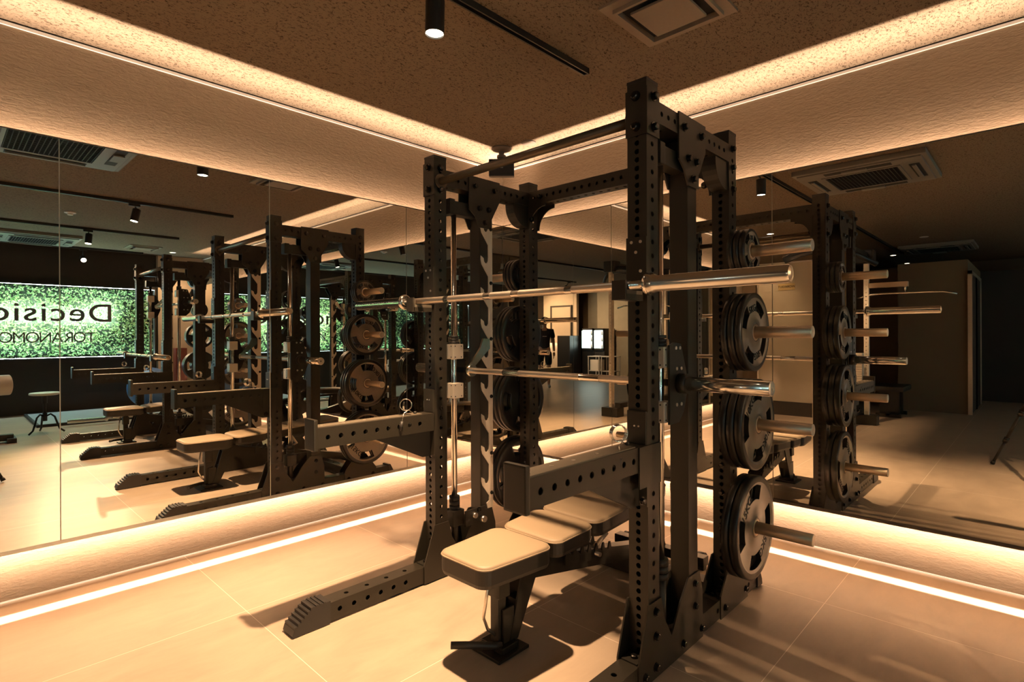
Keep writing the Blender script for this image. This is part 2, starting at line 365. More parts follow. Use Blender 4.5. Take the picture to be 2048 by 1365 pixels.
# low room in the north-west corner and the dark corridor partition
struct('wall_block', MB().box(X0, -4.2, .77, 1.62, 0, 2.27).box(X0, -5.0, 1.62, WY, 0, 2.27), 'brownwall')
struct('wall_corridor', MB().box(-6.62, -6.5, -.9, .77, 0, 2.27), 'darkwall')
struct('wall_booth', MB().box(-2.62, -2.40, 2.33, WY, 0, H), 'brownwall')
for i, (a, b) in enumerate(((-4.75, -4.45), (-5.6, -5.3))):
    d = struct('door_%d' % (i+2), MB().box(a-.25, b+.25, .735, .77, 0, 2.05), 'darkwall')
    struct('door_frame', MB().box(a-.30, a-.25, .72, .77, 0, 2.1).box(b+.25, b+.30, .72, .77, 0, 2.1).box(a-.30, b+.30, .72, .77, 2.05, 2.1), 'trimalu', d)
struct('wall_utility', MB().box(-7.52, -7.42, -3.72, -.9, 0, H), 'concrete')
# beige wall and door in the south-west corner
struct('wall_entry', MB().box(-6.95, -6.85, Y0, -3.72, 0, H), 'beige')
d = struct('door_1', MB().box(-6.85, -6.81, -4.63, -3.92, 0, 2.03), 'door')
struct('door_frame', MB().box(-6.85, -6.80, -4.69, -4.63, 0, 2.08).box(-6.85, -6.80, -3.92, -3.88, 0, 2.08).box(-6.85, -6.80, -4.63, -3.92, 2.03, 2.08), 'darkwall', d)
struct('door_handle', MB().cyl((-6.79, -4.0, 1.0), (-6.79, -4.12, 1.0), .012), 'trimalu', d)
struct('wall_counter', MB().box(-6.60, -6.45, -4.68, -4.05, 0, .95), 'beige')
# shadow gap as dark-coloured strips, and bead where walls meet the ceiling, pale joint at the floor
struct('trim_1', MB().box(X0, WX, WY-.012, WY, 2.578, 2.592), 'bead')
struct('trim_2', MB().box(WX-.012, WX, Y0, WY-.012, 2.578, 2.592), 'bead')
struct('trim_3', MB().box(X0, WX, WY-.010, WY, 2.592, 2.5995), 'dark')
struct('trim_4', MB().box(WX-.010, WX, Y0, WY-.010, 2.592, 2.5995), 'dark')
struct('baseboard_north', MB().box(XN0, WX, WY-.006, WY, 0, .006), 'bead')
struct('baseboard_east', MB().box(WX-.006, WX, Y0, WY-.006, 0, .006), 'bead')

# mirror boards standing off the walls, with edge channels; mirrors in panels
struct('trim_5', MB().box(XN0, MX+.030, MY+.0055, MY+.028, ZB+.004, ZT-.003), 'seam')
struct('trim_6', MB().box(MX+.0055, MX+.028, YE0, MY+.004, ZB+.004, ZT-.003), 'seam')
struct('trim_7', MB().box(XN0, MX, MY-.003, MY+.03, ZB-.010, ZB+.006), 'trimalu')
struct('trim_8', MB().box(MX-.003, MX+.03, YE0, MY-.003, ZB-.010, ZB+.006), 'board')
struct('trim_9', MB().box(XN0, MX, MY-.002, MY+.02, ZT-.005, ZT), 'board')
struct('trim_10', MB().box(MX-.002, MX+.02, YE0, MY-.002, ZT-.005, ZT), 'board')
def hang(n):
    b = MB()
    return b
br = MB()
for x in (XN0+.05, -.6, .6, 1.8, 2.9): br.box(x, x+.03, MY+.028, WY, 1.55, 1.58)
struct('trim_11', br, 'board')
br = MB()
for y in (YE0+.05, -3, -1.8, -.6, .6, 1.8, 2.9): br.box(MX+.028, WX, y, y+.03, 1.55, 1.58)
struct('trim_12', br, 'board')
nb = [MX, 2.194, 1.28, .372, -.548, XN0]
NL = ['next to the room corner', 'second from the room corner', 'third from the room corner', 'at the left edge of the photo', 'outside the photo to the left']
for i in range(5):
    solo(MB().box(nb[i+1]+.002, nb[i]-.002, MY, MY+.005, ZB+.006, ZT-.005), 'mirror_panel', 'mirror',
         'tall mirror panel on the left wall, '+NL[i], 'mirror', 'mirror panels on the left wall', ((nb[i]+nb[i+1])/2, MY, ZB))
eb = [MY, 2.067, 1.044, .022, -1.0, -2.02, -3.04, YE0]
EL = ['next to the room corner', 'second from the room corner', 'third from the corner, at the right photo edge', 'first beyond the right edge of the photo', 'behind the second rack', 'past the second rack', 'last before the planted wall']
for i in range(7):
    solo(MB().box(MX, MX+.005, eb[i+1]+.002, eb[i]-.002, ZB+.006, ZT-.005), 'mirror_panel', 'mirror',
         'tall mirror panel on the right wall, '+EL[i], 'mirror', 'mirror panels on the right wall', (MX, (eb[i]+eb[i+1])/2, ZB))

# ------------------------------------------------------------------ power rack with guided bar
W = .075
A1, A2, A3 = 1.663, 1.960, 2.345
B1, B2 = .961, 2.187; BI = B2-W; MID = (B1+B2)/2; RH = 2.054
GX = 1.815
rack = thing('power_rack', 'black steel power rack with guided barbell standing in front of the mirror corner', 'power rack', (A1, MID, 0), 'power racks')
def mirr(y): return 2*MID-y
bolt_mb = MB().lathe((0, 0, 0), (0, -1, 0), [(0, .016), (.003, .016), (.003, .0115), (.013, .0115), (.015, .008), (.015, 0)], 12)
BOLT = None
def bolt(x, y, z, d, parent=rack, s=1.0):
    """hex bolt head; d = outward direction"""
    global BOLT
    if BOLT is None:
        o = bolt_mb.build('bolt', 'bolt', parent, origin=(0, 0, 0)); BOLT = o
    else:
        o = BOLT.copy(); C.objects.link(o); o.parent = parent
    o.location = Vector((x, y, z))-worldloc(parent); o.rotation_mode = 'QUATERNION'
    o.rotation_quaternion = Vector((0, -1, 0)).rotation_difference(Vector(d)); o.scale = (s, s, s)
    return o
for a in (A1, A3):
    for b in (B1, BI):
        mb = MB(); ptube(mb, (a, b, .012), 2, RH-.012, W, W, .029, .048, .06, .05)
        p = mb.build('upright', 'coat2', rack)
        MB().box(a-.001, a+W+.001, b-.001, b+W+.001, RH-.006, RH+.004).build('end_cap', 'black', p, origin=worldloc(rack))
for b in (B1, BI):
    MB().box(A2, A2+W, b, b+W, .085, 1.96, bev=.004).build('column', 'coat2', rack)
def outer(b): return (B1, -1) if b == B1 else (B2, 1)
for b in (B1, BI):
    yo, s = outer(b); yi = b+W if b == B1 else b        # outer face, outward sign, inner face
    # foot beam with ribbed rubber toe
    mb = MB(); ptube(mb, (1.09, b, .010), 0, 2.66-1.09, W, W, .066, .10, .07, .12, r=.0105, skip1=((.42, 1.1),), skip2=((.46, 1.2),))
    fb = mb.build('foot_beam', 'coat2', rack)
    toe = [(.955, .010), (.962, .032), (1.045, .096), (1.115, .096), (1.115, .004), (.96, .004)]
    mb = MB().prism(toe, 'xz', b-.006, b+W+.006)
    for k in range(6):
        t = k/5.4; x = .966+.072*t; z = .034+.060*t
        mb.box(x-.002, x+.010, b-.007, b+W+.007, z-.006, z+.008)
    for k in range(3): mb.box(1.052+k*.017, 1.060+k*.017, b-.007, b+W+.007, .094, .100)
    mb.build('rubber_toe', 'rubber', fb, origin=worldloc(rack))
    MB().prism([(2.64, .004), (2.70, .004), (2.695, .03), (2.66, .096), (2.64, .096)], 'xz', b-.006, b+W+.006).build('rubber_heel', 'rubber', fb, origin=worldloc(rack))
    # base plates, both sides of the post
    for yy in (b-.006, b+W):
        poly = [(1.592, .006), (1.592, .09), (1.655, .270), (1.742, .270), (1.762, .19), (1.815, .108), (1.88, .20), (1.945, .272), (2.038, .272), (2.062, .19), (2.066, .006)]
        MB().prism(poly, 'xz', yy, yy+.006).build('gusset_plate', 'coat2', rack)
        poly = [(2.235, .006), (2.235, .10), (2.335, .225), (2.425, .225), (2.52, .10), (2.52, .006)]
        MB().prism(poly, 'xz', yy, yy+.006).build('gusset_plate', 'coat2', rack)
    MB().box(1.75, 1.955, b+.002, b+W-.002, .085, .098).build('guide_base', 'coat', rack)
    for z in (.235, .15, .045):
        bolt(A1+W/2, yo+s*.006, z, (0, s, 0))
    for x, z in ((1.63, .04), (1.995, .235), (1.995, .15), (1.90, .045), (2.05, .045), (2.27, .045), (2.36, .18), (2.49, .05)): bolt(x, yo+s*.006, z, (0, s, 0), s=.9)
    bolt(1.632, b+W/2, .085, (0, 0, 1)); bolt(2.26, b+W/2, .085, (0, 0, 1), s=.9)
    MB().box(1.60, A1, b+.008, b+W-.008, .085, .09).build('floor_flange', 'coat', rack)
    # top side beam
    mb = MB(); ptube(mb, (A1+W, b, 1.922), 0, A3-A1-W, W, W, .048, .048, .03, .03, r=.0095, skip1=((.14, .34),), skip2=((.1, .36),), capped=False)
    mb.build('side_beam', 'coat2', rack)
    # bracket over the column
    for yy in (b-.006, b+W):
        MB().prism([(1.885, 2.004), (2.105, 2.004), (2.105, 1.90), (2.045, 1.80), (2.045, 1.745), (1.955, 1.745), (1.925, 1.80), (1.885, 1.83)], 'xz', yy, yy+.006).build('column_bracket', 'coat2', rack)
    for x, z in ((1.925, 1.955), (2.065, 1.955), (1.955, 1.845), (2.020, 1.845), (1.995, 1.775)): bolt(x, yo+s*.006, z, (0, s, 0)); bolt(x, yi-s*.006, z, (0, -s, 0))
    # sleeve on top of the front upright
    sl = MB().box(A1-.005, A1, b-.004, b+W+.004, 1.865, RH-.03).box(A1-.004, A1+W+.004, yo if s > 0 else yo-.005, yo+.005 if s > 0 else yo, 1.865, RH-.03)
    sl.build('post_sleeve', 'coat2', rack)
    for z in (2.0, 1.895): bolt(A1-.005, b+W/2, z, (-1, 0, 0), s=1.1); bolt(A1+W/2, yo+s*.005, z, (0, s, 0), s=1.1); bolt(A1+W/2, yi, z, (0, -s, 0), s=1.1)
    for z in (1.985, 1.905, 1.81): bolt(A3+W/2, yo, z, (0, s, 0)); bolt(A3, b+W/2, z, (-1, 0, 0), s=.8)
    # curved corner gusset under side beam at the rear upright
    arc = [(A3-.12+.0, 1.922)]+[(A3-.12+.11*(1-math.cos(t)), 1.922-.11*math.sin(t)-.012) for t in [i*PI/2/8 for i in range(9)]]+[(A3, 1.80), (A3, 1.922)]
    MB().prism(arc, 'xz', b+.006, b+W-.006).build('corner_gusset', 'coat', rack)
# rear top beam, rear floor beam and their gussets
mb = MB(); ptube(mb, (A3, B1+W, 1.925), 1, BI-B1-W, W, W, .048, .048, .03, .03, capped=False); mb.build('rear_beam', 'coat2', rack)
for yy, s in ((B1+W, 1), (BI, -1)):
    arc = [(yy, 1.925), (yy+s*.125, 1.925)]+[(yy+s*(.125-.115*math.sin(t)), 1.905-.115*(1-math.cos(t))) for t in [i*PI/2/8 for i in range(9)]]+[(yy, 1.79)]
    for xx in (A3-.006, A3+W): MB().prism(arc, 'yz', xx, xx+.006).build('corner_gusset', 'coat2', rack)
    bolt(A3-.006, yy+s*.03, 1.84, (-1, 0, 0)); bolt(A3-.006, yy+s*.09, 1.96, (-1, 0, 0))
mb = MB(); ptube(mb, (A3+.0, B1+W, .012), 1, BI-B1-W, W, W, None, .10, 0, .1, capped=False); mb.build('rear_floor_beam', 'coat2', rack)
for z in (.5, .62, .35): bolt(A3, B1+W/2, z, (-1, 0, 0), s=.8)
MB().cyl((A1+W/2, B1+W, 1.934), (A1+W/2, BI, 1.934), .0185, 24).cyl((A1+W/2, B1+W, 1.934), (A1+W/2, B1+W+.01, 1.934), .036, 24).cyl((A1+W/2, BI-.01, 1.934), (A1+W/2, BI, 1.934), .036, 24).build('pull_up_bar', 'barcoat', rack)
# guide rods
ZS = 1.006; BX = 1.872
for b in (B1, BI):
    yo, s = outer(b); yi = b+W if b == B1 else b; yc = b+W/2
    MB().cyl((GX, yc, .105), (GX, yc, 1.80), .0145, 24).build('guide_rod', 'chrome', rack)
    MB().box(1.775, A2, b+.012, b+W-.012, 1.795, 1.862, bev=.004).box(1.765, 1.80, b+.004, b+W-.004, 1.79, 1.868, bev=.004).build('rod_bracket', 'coat', rack)
    bp = MB()
    for z in (.30, .325, .35): bp.cyl((GX, yc, z), (GX, yc, z+.022), .027, 20)
    bp.cyl((GX, yc, .098), (GX, yc, .30), .019, 20)
    bp.cyl((GX, yc, .10), (GX, yc, .13), .028, 20)
    bp.build('rubber_bumper', 'rubber', rack)
    if b == BI:
        sc = MB().box(GX-.038, GX+.036, yc-.036, yc+.036, .225, .305, bev=.006).box(GX+.03, 1.985, BI-.014, BI-.004, .215, .295, bev=.003)
        o = sc.build('stop_clamp', 'coat', rack)
        k = MB().cyl((1.90, BI-.014, .265), (1.90, BI-.032, .265), .014, 16).cyl((1.955, BI-.014, .235), (1.955, BI-.04, .235), .016, 16)
        k.build('clamp_knob', 'zinc', o, origin=worldloc(rack)); bolt(1.935, BI-.014, .285, (0, -1, 0), s=.8)
    # stainless hook plate on the column
    y0 = yi-.003*s-.004*(s > 0) if False else (yi-.0045 if s > 0 else yi)
    pts = []; zt = 1.80; pitch = .1655
    pts = [(2.048, zt), (2.004, zt)]; z = zt
    for k in range(9):
        z0 = zt-k*pitch
        pts += [(2.019, z0-.035), (2.017, z0-.058), (2.009, z0-.070), (1.998, z0-.072), (1.989, z0-.064), (1.985, z0-.046), (1.966, z0-.034), (1.966, z0-.056), (1.972, z0-.078), (2.019, z0-.140)]
    pts += [(2.019, zt-9*pitch), (2.0, .30), (2.012, .26), (2.048, .26)]
    MB().prism(pts, 'xz', y0, y0+.0045).build('hook_plate', 'steel', rack)
    for z in (1.745, 1.46, 1.165, .86, .56, .35): bolt(2.036, y0 if s > 0 else y0+.0045, z, (0, -s, 0), s=.62)
    # weight horns on the rear upright
    for z in (1.534, 1.192, .805, .371):
        mb = MB().cyl((A3+W/2-.0, yo, z), (A3+W/2, yo+s*.312, z), .0245, 24)
        h = mb.build('weight_horn', 'satin', rack)
        MB().cyl((A3+W/2, yo, z), (A3+W/2, yo+s*.008, z), .040, 24).build('horn_flange', 'coat', h, origin=worldloc(rack))
        MB().lathe((A3+W/2, yo+s*.312, z), (0, s, 0), [(0, .0245), (.002, .0235), (.003, .021), (.003, 0)], 24).build('horn_cap', 'alu', h, origin=worldloc(rack))
    # bar holder on the front upright
    jb = MB().box(A1-.008, A1, b-.002, b+W+.002, 1.335, 1.517, bev=.002)
    jb.box(A1-.112, A1-.006, b+.012, b+W-.012, 1.298, 1.318).box(A1-.118, A1-.108, b+.012, b+W-.012, 1.298, 1.362)
    j = jb.build('bar_holder', 'coat2', rack)
    MB().box(A1-.108, A1-.006, b+.014, b+W-.014, 1.318, 1.331).box(A1-.108, A1-.103, b+.014, b+W-.014, 1.331, 1.357).build('holder_liner', 'uhmw', j, origin=worldloc(rack))
    for yy, z in ((b+.02, 1.50), (b+.055, 1.50), (b+.038, 1.465), (b+.02, 1.40)):
        k = MB().cyl((A1-.008, yy, z), (A1-.0105, yy, z), .0055, 10).build('screw', 'zinc', j, origin=worldloc(rack))
    # safety spotter arm
    mb = MB(); ptube(mb, (1.065, b, .726), 0, A1-1.065, W, .084, .058, .09, .045, .05, r=.0105, capped=True)
    sa = mb.build('safety_arm', 'coat2', rack)
    MB().box(1.047, 1.065, b-.004, b+W+.004, .715, .845, bev=.006).build('end_plate', 'coat2', sa, origin=worldloc(rack))
    MB().box(A1-.012, A1-.001, b+.001, b+W-.001, .81, .924, bev=.004).box(A1-.062, A1+W+.004, yo-.006 if s < 0 else yo, yo if s < 0 else yo+.006, .672, .81).box(A1-.006, A1, b, b+W, .60, .92).build('arm_bracket', 'coat2', sa, origin=worldloc(rack))
    MB().prism([(1.34, .726), (A1-.004, .726), (A1-.004, .60), (A1-.05, .60)], 'xz', yc-.006, yc+.006).build('arm_gusset', 'coat', sa, origin=worldloc(rack))
    MB().box(1.068, A1-.07, b+.006, b+W-.006, .810, .8135).build('arm_liner', 'uhmw', sa, origin=worldloc(rack))
    for yy in (b+.028, b+.044): MB().cyl((A1-.012, yy, .872), (A1-.0145, yy, .872), .003, 8).build('screw', 'zinc', sa, origin=worldloc(rack))
    for x in (1.10, 1.20, 1.30, 1.42): MB().cyl((x, yc, .8135), (x, yc, .8145), .007, 10).build('screw', 'zinc', sa, origin=worldloc(rack))
    bolt(A1-.04, yo+s*.0, .60+.03, (0, s, 0), s=.9)
# guided bar with carriages
gb = MB().cyl((BX, .95, ZS), (BX, mirr(.95), ZS), .0145, 24).build('guided_bar', 'chrome', rack)
for y0, y1 in ((1.06, 1.30), (1.40, 1.75), (1.85, 2.09)): MB().cyl((BX, y0, ZS), (BX, y1, ZS), .0149, 24, caps=False).build('knurled_grip', 'knurl', gb, origin=worldloc(rack))
for b in (B1, BI):
    yo, s = outer(b); yc = b+W/2
    sl = MB().cyl((BX, yo+s*.010, ZS), (BX, yo+s*.330, ZS), .0255, 28).cyl((BX, yo+s*.006, ZS), (BX, yo+s*.012, ZS), .028, 28)
    MB().cyl((BX, yo+s*.010, ZS), (BX, yo+s*.045, ZS), .036, 28).build('sleeve_hub', 'coat', gb, origin=worldloc(rack))
    o = sl.build('bar_sleeve', 'chrome', gb, origin=worldloc(rack))
    MB().lathe((BX, yo+s*.330, ZS), (0, s, 0), [(0, .0255), (.003, .0225), (.003, .007), (-.004, .007), (-.004, 0)], 24).build('sleeve_end', 'alu', o, origin=worldloc(rack))
    yy = yo+s*.002
    MB().prism([(1.80, 1.145), (1.835, 1.155), (1.885, 1.15), (1.925, 1.05), (1.932, .97), (1.905, .90), (1.87, .865), (1.80, .862)], 'xz', yy, yy+s*.008).build('carriage_plate', 'coat', gb, origin=worldloc(rack))
    for x, z in ((1.845, 1.135), (1.875, 1.135), (1.85, 1.06), (1.885, 1.06), (1.85, .93), (1.885, .93)): MB().cyl((x, yy+s*.008, z), (x, yy+s*.0105, z), .0065, 12).build('screw', 'zinc', gb, origin=worldloc(rack))
    for z in (1.065, .868):
        o = MB().box(GX-.034, GX+.034, yc-.034, yc+.034, z, z+.075, bev=.003).build('bearing_block', 'alu', gb, origin=worldloc(rack))
        sc = MB()
        for q in (-.02, .02):
            for zz in (z+.01, z+.065): sc.cyl((GX+q, yc-.034, zz), (GX+q, yc-.0355, zz), .003, 8).cyl((GX-.034, yc+q, zz), (GX-.0355, yc+q, zz), .003, 8)
        sc.build('screw', 'dark', o, origin=worldloc(rack))
    cr = MB()
    for z in (1.142, 1.156, 1.17): cr.cyl((GX, yc, z), (GX, yc, z+.012), .024, 20)
    cr.build('rubber_ring', 'rubber', gb, origin=worldloc(rack))
    # rotating hook arm on the inner side
    yi = yo-s*(W+.028)
    ha = MB().cyl((BX, yi+.014, ZS), (BX, yi-.014, ZS), .030, 24)
    ha.prism([(BX-.028, ZS+.005), (BX+.020, ZS+.02), (2.000, 1.115), (1.998, 1.165), (1.955, 1.168), (1.935, 1.12)], 'xz', yi-.006, yi+.006)
    ha.build('rotating_hook', 'chrome', gb, origin=worldloc(rack))
GUIDED = [o for o in (gb,)]

# ------------------------------------------------------------------ loose gear: barbell, plates, clips, bench
def make_barbell(label, loc):
    t = thing('barbell', label, 'barbell', loc, 'barbells')
    def P(mb, n, m, p=t): return mb.build(n, m, p, origin=(0, 0, 0))
    P(MB().cyl((0, -.655, 0), (0, .655, 0), .0143, 24), 'shaft', 'chrome')
    for y0, y1 in ((-.60, -.36), (-.33, -.10), (-.06, .06), (.10, .33), (.36, .60)): P(MB().cyl((0, y0, 0), (0, y1, 0), .0148, 24, caps=False), 'knurled_grip', 'knurl')
    for s in (-1, 1):
        o = P(MB().lathe((0, s*.655, 0), (0, s, 0), [(0, .0143), (0, .030), (.006, .0365), (.020, .0365), (.026, .031), (.034, .031), (.036, .0255), (.430, .0255), (.436, .0225)], 32, True), 'sleeve', 'chrome')
        P(MB().lathe((0, s*1.091, 0), (0, s, 0), [(0, .0225), (-.002, .018), (.003, .010), (.003, 0)], 24), 'sleeve_end', 'satin', o)
    return t
bar1 = make_barbell('chrome olympic barbell resting on the bar holders of the front rack', (1.582, MID, 1.346))

def plate_mesh(R, T, nslot, rot, txt):
    """rubber grip plate, axis y, outer face towards -y; returns [(mb, name, mat)]"""
    n = 96; rad = [.0265, .040, .046, R*.46, R*.54, R*.82, R*.875, R*.965, R]; hh = [.5, .5, .34, .34, .34, .34, .5, .5, .42]
    def slot(k, i):
        if rad[k] < R*.53 or rad[k+1] > R*.83: return False
        a = (2*PI*(i+.5)/n-rot) % (2*PI/nslot); a = min(a, 2*PI/nslot-a); return a < (.36 if nslot == 4 else .42)
    face = MB(); edge = MB()
    for s in (-1, 1):
        vs = []
        for r, h in zip(rad, hh):
            for i in range(n): t = 2*PI*i/n; vs.append((r*math.cos(t), s*h*T, r*math.sin(t)))
        for k in range(len(rad)-1):
            fs = [(k*n+i, k*n+(i+1) % n, (k+1)*n+(i+1) % n, (k+1)*n+i) for i in range(n) if not slot(k, i)]
            (face if 1 <= k <= 5 and s < 0 else edge).add(vs, fs, True)
    # slot walls
    for k in range(len(rad)-1):
        for i in range(n):
            if not slot(k, i): continue
            t0, t1 = 2*PI*i/n, 2*PI*(i+1)/n
            def q(r, t, s, h): return (r*math.cos(t), s*h*T, r*math.sin(t))
            for (kk, rr) in ((k-1, k), (k+1, k+1)):
                if not slot(kk, i): edge.add([q(rad[rr], t0, -1, hh[rr]), q(rad[rr], t1, -1, hh[rr]), q(rad[rr], t1, 1, hh[rr]), q(rad[rr], t0, 1, hh[rr])], [(0, 1, 2, 3)])
            for (ii, tt) in ((i-1, t0), (i+1, t1)):
                if not slot(k, ii): edge.add([q(rad[k], tt, -1, hh[k]), q(rad[k+1], tt, -1, hh[k+1]), q(rad[k+1], tt, 1, hh[k+1]), q(rad[k], tt, 1, hh[k])], [(0, 1, 2, 3)])
    for k, j in ((0, 0), (len(rad)-1, len(rad)-1)):
        vs = [(rad[k]*math.cos(2*PI*i/n), s*hh[k]*T, rad[k]*math.sin(2*PI*i/n)) for s in (-1, 1) for i in range(n)]
        edge.add(vs, [(i, (i+1) % n, n+(i+1) % n, n+i) for i in range(n)], True)
    ring = MB().lathe((0, -T*.5-.0005, 0), (0, 1, 0), [(0, .0265), (0, .036), (.002, .0365)], 48, True).lathe((0, -T*.5-.001, 0), (0, 1, 0), [(0, .0262), (T+.002, .0262)], 40, True)
    tx = MB(); txs = []
    if txt:
        zt = R*.60; yo = -T*.34-.0006
        base = Matrix.Translation((0, yo, 0)) @ Matrix.Rotation(PI/2, 4, 'X')
        for ang in ((PI/4, -3*PI/4) if nslot == 4 else (PI/3, -2*PI/3)):
            tt = rot+ang; cx, cz = R*.60*math.cos(tt), R*.60*math.sin(tt)
            m = Matrix.Translation((cx, yo, cz)) @ Matrix.Rotation(PI/2, 4, 'X') @ Matrix.Rotation(tt-PI/2, 4, 'Z')
            add_text(tx, txt, R*.24, m, .0012, 1, .001); txs.append(tx); tx = MB()
    return face, edge, ring, txs
KINDS = {'xs': (.095, .022, 4, PI/4, '2.5'), 'sm': (.165, .026, 4, PI/3, '5KG'), 'md': (.190, .030, 4, PI/2, '10KG'), 'lg': (.214, .032, 4, PI/2, '15KG')}
SIZE = {'xs': 'smallest', 'sm': 'small', 'md': 'medium-sized', 'lg': 'large'}
PROTO = {}
def make_plate(kind, label, group, loc, rz, spin=0):
    if kind not in PROTO:
        R, T, ns, rot, txt = KINDS[kind]; f, e, r, tx = plate_mesh(R, T, ns, rot, txt)
        t = thing('weight_plate', '', 'weight plate'); e.build('rim', 'plate_edge', t); f.build('face', 'plate', t); r.build('hub_ring', 'satin', t); [q.build('weight_marking', 'dark', t) for q in tx]
        PROTO[kind] = t; o = t
    else: o = copy_tree(PROTO[kind])
    o.location = loc; o.rotation_euler = (0, spin, 0) if not rz else (0, spin, PI)
    o['label'] = label; o['group'] = group
    return o
PEGS = [('topmost', 1.534, 'xs', 3), ('second', 1.192, 'sm', 3), ('third', .805, 'md', 3), ('bottom', .371, 'lg', 2)]
POS3 = ['innermost', 'middle', 'outermost']; POS2 = ['inner', 'outer']
for dy, rn in ((0, 'front rack'), (-2.7, 'second rack')):
    for side, s in (('near', -1), ('far', 1)):
        for pn, z, kd, n in PEGS:
            R, T = KINDS[kd][:2]; y = (B1 if s < 0 else B2)+s*(.028 if kd == 'lg' else .010)
            for k in range(n):
                yc = y+s*(T/2+.0005)
                sd = ('right-hand' if s < 0 else 'left-hand') if dy == 0 else ('far' if s < 0 else 'near')
                where = (POS2 if n == 2 else POS3)[k]
                make_plate(kd, '%s %s black grip weight plate on the %s peg, %s side of the %s' % (where, SIZE[kd], pn, sd, rn), 'weight plates on the %s peg, %s side of the %s' % (pn, sd, rn),
                           (A3+W/2, yc+dy, z-.0235+.0245-.0005), s > 0, 0)
                y += s*(T+.0035)

def make_clip(label, loc):
    t = thing('spring_clip', label, 'barbell clip', loc, 'spring clips on the safety arms')
    pts = []
    for i in range(5*24+1):
        a = 2*PI*i/24-PI*.62; pts.append((.027*math.cos(a), -.011+.022*i/120, .027*math.sin(a)+.047))
    a0, a1 = pts[0], pts[-1]
    pts = [(a0[0]-.030, a0[1]-.012, .004)]+[(a0[0]-.012, a0[1]-.006, .014)]+pts+[(a1[0]+.020, a1[1]+.012, .010), (a1[0]+.028, a1[1]+.040, -.012), (a1[0]+.032, a1[1]+.0405, -.030)]
    MB().tube(pts, .0019, 7).build('spring', 'chrome', t, origin=(0, 0, 0))
    g = MB().tube([(a1[0]+.030, a1[1]+.042, -.022), (a1[0]+.040, a1[1]+.042, -.066)], .0075, 10)
    g.build('grip', 'rubber', t, origin=(0, 0, 0))
    MB().tube([(a0[0]-.030, a0[1]-.012, .005), (a0[0]-.040, a0[1]-.02, .005)], .006, 10).build('grip', 'rubber', t, origin=(0, 0, 0))
    return t
# clips straddle the arm: legs hang over the edge nearest the middle
clip1 = make_clip('chrome spring clip with black grip standing on the right-hand safety arm of the front rack', (1.545, 1.000, .814)); clip1.rotation_euler = (0, 0, -.55+PI)
clip2 = make_clip('chrome spring clip with black grip standing on the left-hand safety arm of the front rack', (1.515, BI+.03, .814)); clip2.rotation_euler = (0, 0, -.55+PI)

